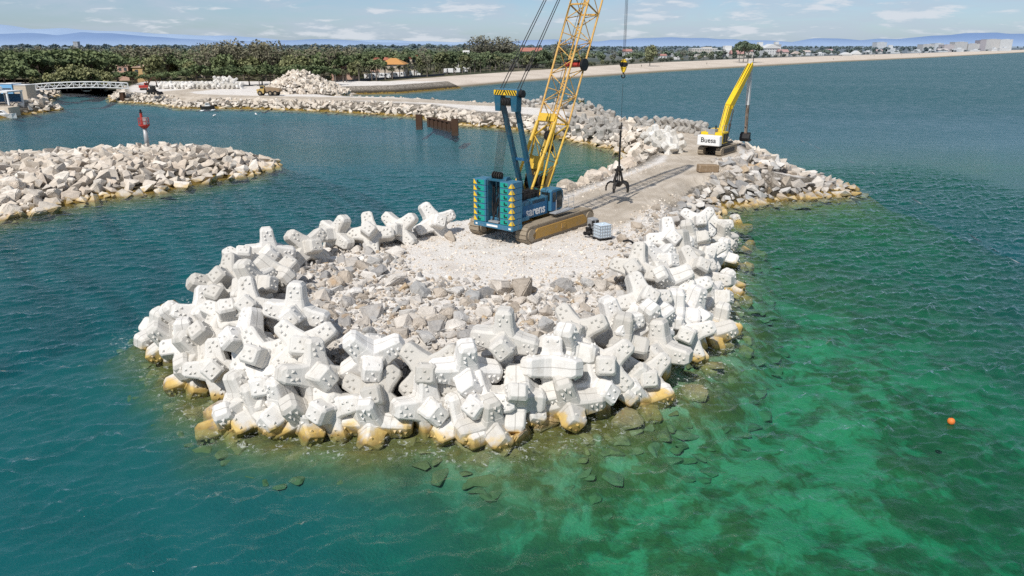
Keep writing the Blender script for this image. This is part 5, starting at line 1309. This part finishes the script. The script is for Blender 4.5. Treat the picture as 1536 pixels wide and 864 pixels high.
for px0, px1, pe, pt, D, wall, roof, kind, lab in ((1118,1130,77,73.5,960,'wall_cream','roof_red','ridge','red roofed house left of the tall dark pine'),(1204,1216,78,75.5,1150,'wall_white','roof_tan','ridge','white house with tan roof half hidden right of the small white house'),(1222,1236,80.5,78,1120,'wall_white','wall_white','flat','low white beach house between the tan roof and the peaked hut'),(1240,1250,76,73.5,1300,'wall_white','roof_red','ridge','small red roofed house behind the low white beach house'),(1296,1308,78,75.5,1300,'wall_white','wall_white','flat','white flat cube right of the tent roofed cafe'),(1312,1324,76.5,74,1400,'wall_cream','roof_red','ridge','cream house with red roof left of the lookout'),(1388,1400,75.5,73,1600,'wall_white','wall_white','flat','white kiosk below the first pale block'),(1408,1422,75,72.8,1700,'wall_white','roof_tan','ridge','tan roofed house below the stepped block'),(1428,1446,74,71.5,1800,'wall_white','wall_white','flat','long white building below the uneven cream block'),(1500,1514,72.5,70,2050,'wall_white','wall_white','flat','white building below the white end of the apartment row'),(936,948,77,73.5,760,'wall_white','roof_red','ridge','red roofed house alone above the dune wood'),(862,874,86,83,600,'wall_white','wall_white','flat','small white house between boom and hook block'),(990,1000,83.5,81,760,'wall_white','roof_red','ridge','small house with red roof low in the dune wood'),(1010,1020,81,78.5,800,'wall_white','wall_white','flat','small white cube low in the dune wood')):
    house(px0, px1, pe, pt, D, wall, roof, lab, kind, 11)
t = tag(empty('stone_tower', (Xat(116.5,75,1300), 1300, 2.0)), 'square grey stone tower rising above the dark wood at the left', 'tower'); zt = Zat(63, 1300)-2
MB().box((0,0,zt/2),(7.5,7.5,zt)).build('wall', MATS['tower_stone'], t); MB().box((0,0,zt+.4),(8.3,8.3,.8)).build('parapet', MATS['tower_stone'], t)
for z in (zt-3, zt-8): MB().box((0,-3.78,z),(1.2,.1,2.2)).build('window', MATS['window_dark'], t)
# vans and a low wall on the promenade
for i, (px, py, D) in enumerate(((556,114,322),(561,112.8,330),(567.5,112.5,328),(575,112,333),(590,110,338),(598,110.5,342),(604,110,345),(622,108.5,362),(669,107.5,395),(677,107,400),(688,106.8,406),(694,106.5,410))):
    t = tag(empty('parked_van', (Xat(px,py,D), D, 2.12), R(rr.choice((0, 10, 90)))), 'white van parked among the palms of the promenade', 'van', 'white vans along the promenade')
    MB().prism([(-2.6,.4),(-2.6,2.5),(1.3,2.5),(2.0,1.5),(2.7,1.3),(2.7,.4)], -.95, .95).build('body', MATS['white'], t, bevel=.08); MB().prism([(1.1,1.5),(1.1,2.2),(1.45,2.2),(1.9,1.5)], -.97, .97).build('window', MATS['glass_dark'], t)
    for x in (-1.7, 1.7):
        for y in (-.9, .9): MB().tube((x,y-.12,.35),(x,y+.12,.35),.36,12).build('wheel', MATS['black'], t)
for (a, b, lab) in (((497,125),(576,119),'long low dark retaining wall along the near sand'),((590,118.5),(666,113),'second low dark retaining wall further along the sand')):
    p = Vector(G(*a, 2.2)); q = Vector(G(*b, 2.2)); w = MB().bar(p + Vector((0,0,.3)), q + Vector((0,0,.3)), .5, 1.1).build('retaining_wall', MATS['window_dark']); tag(w, lab, 'wall')
# ================================================================ trees
def leaf_quads(centres, radii, n, size, r, flat=1.0, shade=None):
    V, F, Aa = [], [], []; k = 0
    for ci, (c, rad) in enumerate(zip(centres, radii)):
        base = r.uniform(0, .35)
        for _ in range(n):
            d = r.normal(size=3); d /= np.linalg.norm(d); q = rad*r.uniform(.45, 1.0)**.6
            p = np.array(c) + d*q*np.array([1, 1, flat])
            u = r.normal(size=3); u /= np.linalg.norm(u); v = np.cross(u, r.normal(size=3)); v /= np.linalg.norm(v)
            s = size*r.uniform(.6, 1.3)
            V += [p-u*s-v*s*.6, p+u*s-v*s*.6, p+u*s*.7+v*s*.7, p-u*s*.7+v*s*.7]; F.append((k, k+1, k+2, k+3)); k += 4
            Aa += [min(1, max(0, base + .35*(d[2]*.5+.5) + r.uniform(0, .35)))]*4  # leaf tone rises with height in each clump, plus random spread
    return np.array(V), np.array(F), np.array(Aa)
def limb_mesh(name, segs, mat):
    m = MB()
    for p, q, a, b in segs: m.tube(p, q, a, 7, b)
    return m.mesh(name, mat)
def make_tree(kind, seed):
    """unit-height crown and trunk meshes"""
    r = np.random.default_rng(seed*31 + {'pine':1,'broad':2,'bare':3,'palm':4,'shrub':5}[kind])
    if kind == 'pine':
        C = []; Rr = []
        for i in range(17):
            a = r.uniform(0, 6.28); q = r.uniform(0, 1)**.55; C.append((.52*q*math.cos(a), .52*q*math.sin(a), .72 + .17*(1-q*q) + r.uniform(-.07, .04))); Rr.append(r.uniform(.12, .2))
        L = leaf_quads(C, Rr, 50, .05, r, .6); segs = [((0,0,0),(.02,.01,.45),.028,.02)] + [((.02,.01,.4+.03*i),(C[i*3][0]*.8,C[i*3][1]*.8,C[i*3][2]-.04),.014,.006) for i in range(5)]; lm, tm = 'pine_leaf', 'trunk'
    elif kind == 'broad':
        C = []; Rr = []
        for i in range(18):
            d = r.normal(size=3); d /= np.linalg.norm(d); C.append((.27*d[0], .27*d[1], .6 + .27*d[2])); Rr.append(r.uniform(.11, .19))
        L = leaf_quads(C, Rr, 44, .046, r, .9); segs = [((0,0,0),(0,.01,.4),.025,.018)] + [((0,.01,.35),(C[i][0]*.8,C[i][1]*.8,C[i][2]),.013,.005) for i in range(6)]; lm, tm = 'broad_leaf', 'trunk'
    elif kind == 'bare':
        segs = [((0,0,0),(.01,0,.35),.02,.015)]; C = []; Rr = []
        for i in range(11):
            a = i*2.4 + r.uniform(-.3,.3); q = r.uniform(.12, .28); z = r.uniform(.6, .95); mid = (q*.5*math.cos(a), q*.5*math.sin(a), .35 + (z-.35)*.5); e = (q*math.cos(a), q*math.sin(a), z)
            segs += [((.01,0,.3),mid,.011,.007),(mid,e,.007,.003)]; C += [e, mid]; Rr += [.13, .09]
        L = leaf_quads(C, Rr, 24, .026, r, 1.1); lm, tm = 'bare_twig', 'branch_grey'
    elif kind == 'shrub':
        C = [(r.uniform(-.5,.5), r.uniform(-.4,.4), r.uniform(.3,.7)) for i in range(12)]; L = leaf_quads(C, [.28]*12, 30, .07, r, .9); segs = [((0,0,0),(0,0,.5),.04,.03)]; lm, tm = 'shrub_leaf', 'trunk'
    else:
        V, F, Aa = [], [], []; k = 0
        for i in range(26):
            a = i*2.4; el = r.uniform(-.35, 1.2); pts = []; L_ = r.uniform(.26, .36)
            for j in range(5):
                t_ = j/4; rr_ = L_*t_*math.cos(el - t_*.4); zz = L_*(math.sin(el)*t_ - .75*t_*t_*(1 if el > 0 else .6)); pts.append((rr_*math.cos(a), rr_*math.sin(a), .72 + zz))
            for j in range(5):
                w = .045*(1-abs(j/4-.35)); sx, sy = -math.sin(a)*w, math.cos(a)*w; V += [(pts[j][0]+sx, pts[j][1]+sy, pts[j][2]-w*.4), (pts[j][0]-sx, pts[j][1]-sy, pts[j][2]-w*.4)]; Aa += [r.uniform(.1,.9)*.5 + .4*(el > .4)]*2
                if j: F.append((k+2*j-2, k+2*j-1, k+2*j+1, k+2*j))
            k += 10
        L = (np.array(V), np.array(F), np.array(Aa)); segs = [((0,0,0),(0,0,.72),.035,.026),((0,0,.66),(0,0,.74),.05,.045)]; lm, tm = 'palm_leaf', 'branch_grey'
    crown = np_mesh('crown', L[0], L[1], [MATS[lm]], False, dict(rnd=L[2])); return crown, limb_mesh('trunk', segs, MATS[tm]), L
NAMES = dict(pine='pine_tree', broad='broadleaf_tree', bare='bare_tree', palm='palm_tree', shrub='shrub')
LIB = {k: [make_tree(k, s) for s in range(5 if k in ('pine', 'broad', 'bare') else 3)] for k in NAMES}
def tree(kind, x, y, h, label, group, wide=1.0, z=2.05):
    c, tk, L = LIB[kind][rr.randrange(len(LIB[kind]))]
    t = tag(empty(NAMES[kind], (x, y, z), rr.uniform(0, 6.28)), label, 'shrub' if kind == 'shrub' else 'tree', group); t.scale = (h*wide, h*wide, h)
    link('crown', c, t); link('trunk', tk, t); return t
def at_base(px, D): return Xat(px, 110, D), D
tr = random.Random(21)
# dark umbrella pines behind the bridge on the left
for px, D, h, w in ((20,226,8.5,1.25),(-12,222,8,1.2),(4,250,11,1.2),(44,262,12,1.2),(66,268,12.5,1.2),(90,275,12,1.2),(118,280,12.5,1.1),(140,284,12,1.2),(160,290,11,1.1),(60,300,12,1.1),(100,310,12.5,1.1),(20,300,12,1.1),(-15,280,11,1.2),(175,300,11,1.1),(35,235,7.5,1.0)):
    tree('pine', *at_base(px, D), h, 'dark umbrella pine in the dense clump behind the footbridge', 'umbrella pines behind the footbridge', w)
for px, D, h in ((74,238,6),(96,243,7),(105,248,8.5),(118,246,8),(132,246,7.5),(147,250,6.5),(158,248,6),(53,236,5)):
    tree('broad', *at_base(px, D), h, 'light green leafy tree on the bank just behind the footbridge', 'leafy trees behind the footbridge', 1.15)
# row behind the storage yard
for i in range(17):
    px = 180 + i*19 + tr.uniform(-5, 5); D = 268 + tr.uniform(-4, 8)
    tree('pine', *at_base(px, D), (4.6 + tr.uniform(0, .7)) if px < 262 else tr.uniform(6.3, 7.6), 'low umbrella pine in the row behind the storage yard and rock heap', 'pines behind the storage yard', tr.uniform(1.1, 1.35))
for i in range(10):
    px = 225 + i*26 + tr.uniform(-8, 8); tree('palm', *at_base(px, 258 + tr.uniform(-3, 4)), tr.uniform(4.2, 5.4), 'fan palm before the pines behind the storage yard', 'palms behind the storage yard', 1.0)
for i in range(40):
    px = 505 + i*7.2 + tr.uniform(-3, 3); base = np.interp(px, [497,585,690,780], [128,120,112,106]); D = G(px, base, 2.1)[1] + tr.uniform(3, 22)
    tree('palm', *at_base(px, D), tr.uniform(6.0, 9.0), 'palm in the promenade rows along the near beach', 'promenade palms', tr.uniform(.9, 1.1))
for i in range(22):
    px = 500 + i*13 + tr.uniform(-5, 5); base = np.interp(px, [497,585,690,780], [126,118,111,105.5]); D = G(px, base, 2.1)[1] + tr.uniform(14, 40)
    tree('shrub' if i % 3 else 'broad', *at_base(px, D), tr.uniform(2.6, 4.6), 'grey green shrub between the promenade palms', 'shrubs along the promenade', tr.uniform(.8, 1.1))
for i in range(26):
    px = 505 + i*12 + tr.uniform(-5, 5); base = np.interp(px, [497,585,690,780,830], [124,116,110,105,103]); D = G(px, base, 2.1)[1] + tr.uniform(35, 75)
    tree('pine', *at_base(px, D), tr.uniform(8, 11), 'dark pine between the promenade palms and the red roofs', 'pines behind the promenade', tr.uniform(.9, 1.15))
# grey leafless trees behind
for i in range(28):
    px = 195 + i*12.2 + tr.uniform(-6, 6); D = 300 + tr.uniform(0, 90); big = 330 < px < 420
    tree('bare', *at_base(px, D), tr.uniform(11, 14.5) + (3 if big else 0), 'tall bare grey tree in the grove behind the storage yard pines', 'bare trees behind the yard', tr.uniform(1.0, 1.3))
for px, D, h in ((712,520,19),(722,525,19.5),(732,520,19.5),(741,530,19),(750,520,18.5),(757,525,20),(766,520,18),(840,560,18)):
    tree('bare', *at_base(px, D), h, 'bare grey tree in the tall line above the white villa', 'tall bare trees above the villa', 1.1)
# along the long beach
for i in range(75):
    px = 815 + i*9.6 + tr.uniform(-4, 4); base = np.interp(px, [780,900,1000,1125,1250,1400,1536], [106.8,98.8,93.2,87.8,83.6,79,74.6]); D = G(px, base, 2.1)[1]*1.0 + tr.uniform(6, 14)*(1 + (px-800)/500)
    k = tr.choice(('pine','shrub','shrub','broad')) if px < 1300 else tr.choice(('shrub','pine','shrub'))
    tree(k, Xat(px, 90, D), D, tr.uniform(3.4, 5.2) if k != 'pine' else tr.uniform(5, 7), {'pine':'dark pine on the dune edge of the long beach','shrub':'dune edge bush along the long beach','broad':'leafy tree on the dune edge of the long beach'}[k], {'pine':'dune edge pines','shrub':'dune edge bushes','broad':'dune edge leafy trees'}[k], 1.1)
for px, D, h in ((1113,690,17.5),(1120,700,16),(1128,700,15),(1107,705,14),(974,560,14.5)):
    tree('broad' if px == 974 else 'pine', *at_base(px, D), h, 'tall round grey green tree standing out above the beach wood' if px == 974 else 'tall dark pine standing out between the white town blocks', None if px == 974 else 'tall dark pines in the town', .9)
# far woods that read as one mass
def wood(name, label, mix, n, fn):
    V = []; F = []; Aa = []; k = 0
    for i in range(n):
        x, y, h, w, kd = fn(i); L = LIB[kd][tr.randrange(len(LIB[kd]))][2]
        st = 1 if y < 450 else 2 if y < 800 else 4
        f = L[1][::st]; a = tr.uniform(0, 6.28); c, s = math.cos(a), math.sin(a)
        idx = f.ravel(); P = L[0][idx]*[h*w, h*w, h]*1.0
        if st > 1:   # fewer, larger leaves further off
            q = P.reshape(-1, 4, 3); m_ = q.mean(1, keepdims=True); P = (m_ + (q-m_)*st**.55).reshape(-1, 3)
        P = np.stack([P[:,0]*c - P[:,1]*s + x, P[:,0]*s + P[:,1]*c + y, P[:,2] + 2], 1)
        V.append(P); Aa.append(L[2][idx]*.8 + tr.uniform(-.1, .25)); F.append(np.arange(len(P)).reshape(-1, 4) + k); k += len(P)
    me = np_mesh(name, np.concatenate(V), np.concatenate(F), [MATS[mix]], False, dict(rnd=np.concatenate(Aa))); tag(link(name, me), label, 'wood', None, 'stuff')
def inland(lo, hi, p=1.0):
    def fn(kinds, hs):
        def g(i):
            for _ in range(60):
                px = tr.uniform(-60, 1596); D = lo + (hi-lo)*tr.random()**p
                b = np.interp(px, [-60,497,585,690,780,900,1000,1125,1250,1400,1536,1600], [137,137,121.5,113,106.8,98.8,93.2,87.8,83.6,79,74.6,73.5]); D0 = G(px, b, 2.1)[1]
                if D > D0*1.03 + 14 and not (D < 300 and px < 190): break
            h = tr.uniform(*hs)*(.74 if px > 860 else 1); return Xat(px, 90, D), D, h, tr.uniform(.9, 1.2), tr.choice(kinds)
        return g
    return fn
wood('pine_wood', 'dark pine wood stretching inland behind the beach and promenade', 'pine_leaf', 900, inland(310, 1500, 1.5)(('pine', 'broad'), (8, 11.5)))
wood('leafy_wood', 'olive green leafy wood mixed among the pines inland', 'broad_leaf', 330, inland(300, 1400, 1.4)(('broad',), (8, 11)))
wood('bare_wood', 'grey leafless wood inland', 'bare_twig', 130, inland(380, 1100)(('bare',), (10, 13.5)))
wood('distant_wood', 'distant wood on the plain below the mountains', 'pine_leaf', 1100, inland(1400, 5000, 1.3)(('broad', 'pine'), (11, 17)))
# ================================================================ mountains
def ridge(name, prof, D, mat, depth, label):
    px = np.array([p[0] for p in prof], float); py = np.array([p[1] for p in prof], float); xs_ = np.linspace(px[0], px[-1], 240)
    yy = np.interp(xs_, px, py) + (.8 if D > 6000 else .35)*np.interp(xs_, np.linspace(px[0], px[-1], 90), np.random.default_rng(5).normal(0, 1, 90))*.8
    V = []
    for x_, y_ in zip(xs_, yy):
        X_ = Xat(x_, 60, D); top = Zat(y_, D)
        for f, g in ((0, 0), (.35, .35), (.7, .8), (1, 1), (1.6, .6), (2.4, 0)): V.append((X_ + 60*math.sin(X_*.003 + f*5), D - depth + depth*f, -20 + (top+20)*g*(1 if f >= 1 else (.9 + .1*math.sin(X_*.002 + f*9)))))
    me = np_mesh(name, V, grid_faces(len(xs_), 6), [mat], True); tag(link(name, me), label, None, None, 'structure')
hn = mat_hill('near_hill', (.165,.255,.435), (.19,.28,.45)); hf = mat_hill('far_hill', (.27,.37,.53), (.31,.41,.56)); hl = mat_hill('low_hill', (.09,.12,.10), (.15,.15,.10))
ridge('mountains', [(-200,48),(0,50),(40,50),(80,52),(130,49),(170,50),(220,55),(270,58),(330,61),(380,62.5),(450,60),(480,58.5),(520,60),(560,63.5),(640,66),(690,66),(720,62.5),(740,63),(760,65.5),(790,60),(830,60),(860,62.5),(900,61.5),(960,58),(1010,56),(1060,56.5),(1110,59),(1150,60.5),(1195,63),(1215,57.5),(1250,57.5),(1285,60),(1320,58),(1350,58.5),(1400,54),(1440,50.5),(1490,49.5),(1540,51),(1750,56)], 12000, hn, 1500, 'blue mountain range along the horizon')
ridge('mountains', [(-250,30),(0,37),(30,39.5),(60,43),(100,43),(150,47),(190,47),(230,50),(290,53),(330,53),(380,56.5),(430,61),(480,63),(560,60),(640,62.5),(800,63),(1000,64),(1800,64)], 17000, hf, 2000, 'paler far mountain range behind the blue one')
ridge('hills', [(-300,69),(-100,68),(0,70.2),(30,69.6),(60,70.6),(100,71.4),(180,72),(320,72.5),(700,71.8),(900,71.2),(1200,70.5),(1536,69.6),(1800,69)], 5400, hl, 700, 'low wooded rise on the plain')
# ================================================================ light, sky, camera
EL, AZ = R(49), R(62)           # light travels towards AZ
sd_ = Vector((math.cos(AZ)*math.cos(EL), math.sin(AZ)*math.cos(EL), -math.sin(EL)))
lamp = bpy.data.lights.new('sun', 'SUN'); lamp.energy = 4.3; lamp.angle = R(.55); lamp.color = (1, .955, .89)
so = bpy.data.objects.new('sun', lamp); COL.objects.link(so); so.rotation_euler = sd_.to_track_quat('-Z', 'Y').to_euler(); so.location = (-40, -60, 90)
W = bpy.data.worlds.new('World'); S.world = W; W.use_nodes = True; nt = W.node_tree; nt.nodes.clear(); N = NT(nt)
sky = N.n('ShaderNodeTexSky', sky_type='NISHITA'); sky.sun_disc = False; sky.sun_elevation = EL; sky.sun_rotation = math.atan2(-sd_.x, -sd_.y); sky.air_density = 1.0; sky.dust_density = .6; sky.ozone_density = 1.6
tc = N.n('ShaderNodeTexCoord').outputs['Generated']; x = N.sep(tc)
cv = N.n('ShaderNodeCombineXYZ'); N.l(x[0], cv.inputs[0]); N.l(x[1], cv.inputs[1]); N.l(N.math('MULTIPLY', x[2], 5.5), cv.inputs[2])
n1 = N.noise(cv.outputs[0], 7, 7, .6, .4); n2 = N.noise(cv.outputs[0], 19, 6, .6, .2)
veil = N.math('MULTIPLY', N.math('MULTIPLY', N.step(n1, .34, .62), N.step(x[2], -.02, .012)), .62)
puff = N.math('MULTIPLY', N.step(N.math('ADD', N.math('MULTIPLY', n1, .45), N.math('MULTIPLY', n2, .55)), .515, .60), .75)
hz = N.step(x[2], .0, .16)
tint = N.mix(hz, (.78, .98, 1.36), (.55, .62, .72)); base = N.mix(1.0, sky.outputs[0], tint, 'MULTIPLY')  # upper sky, out of view, dimmed to deepen shade on the blocks
c = N.mix(veil, base, (5.2, 6.0, 7.2)); c = N.mix(puff, c, (7.6, 8.0, 8.6))
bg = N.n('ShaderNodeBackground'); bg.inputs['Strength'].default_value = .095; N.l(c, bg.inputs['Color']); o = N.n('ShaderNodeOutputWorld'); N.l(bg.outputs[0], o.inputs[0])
cam = bpy.data.cameras.new('camera'); cam.sensor_width = 36; cam.lens = 36*FOC/1536; cam.clip_end = 40000; cam.clip_start = .5
co = bpy.data.objects.new('camera', cam); COL.objects.link(co); co.location = (0, 0, CAMZ); co.rotation_euler = (R(90) - PITCH, 0, 0); S.camera = co
S.view_settings.view_transform = 'Standard'; S.view_settings.look = 'None'; S.view_settings.exposure = 0
S.cycles.use_denoising = False; S.cycles.max_bounces = 6; S.cycles.transparent_max_bounces = 8; S.cycles.caustics_reflective = False; S.cycles.caustics_refractive = False
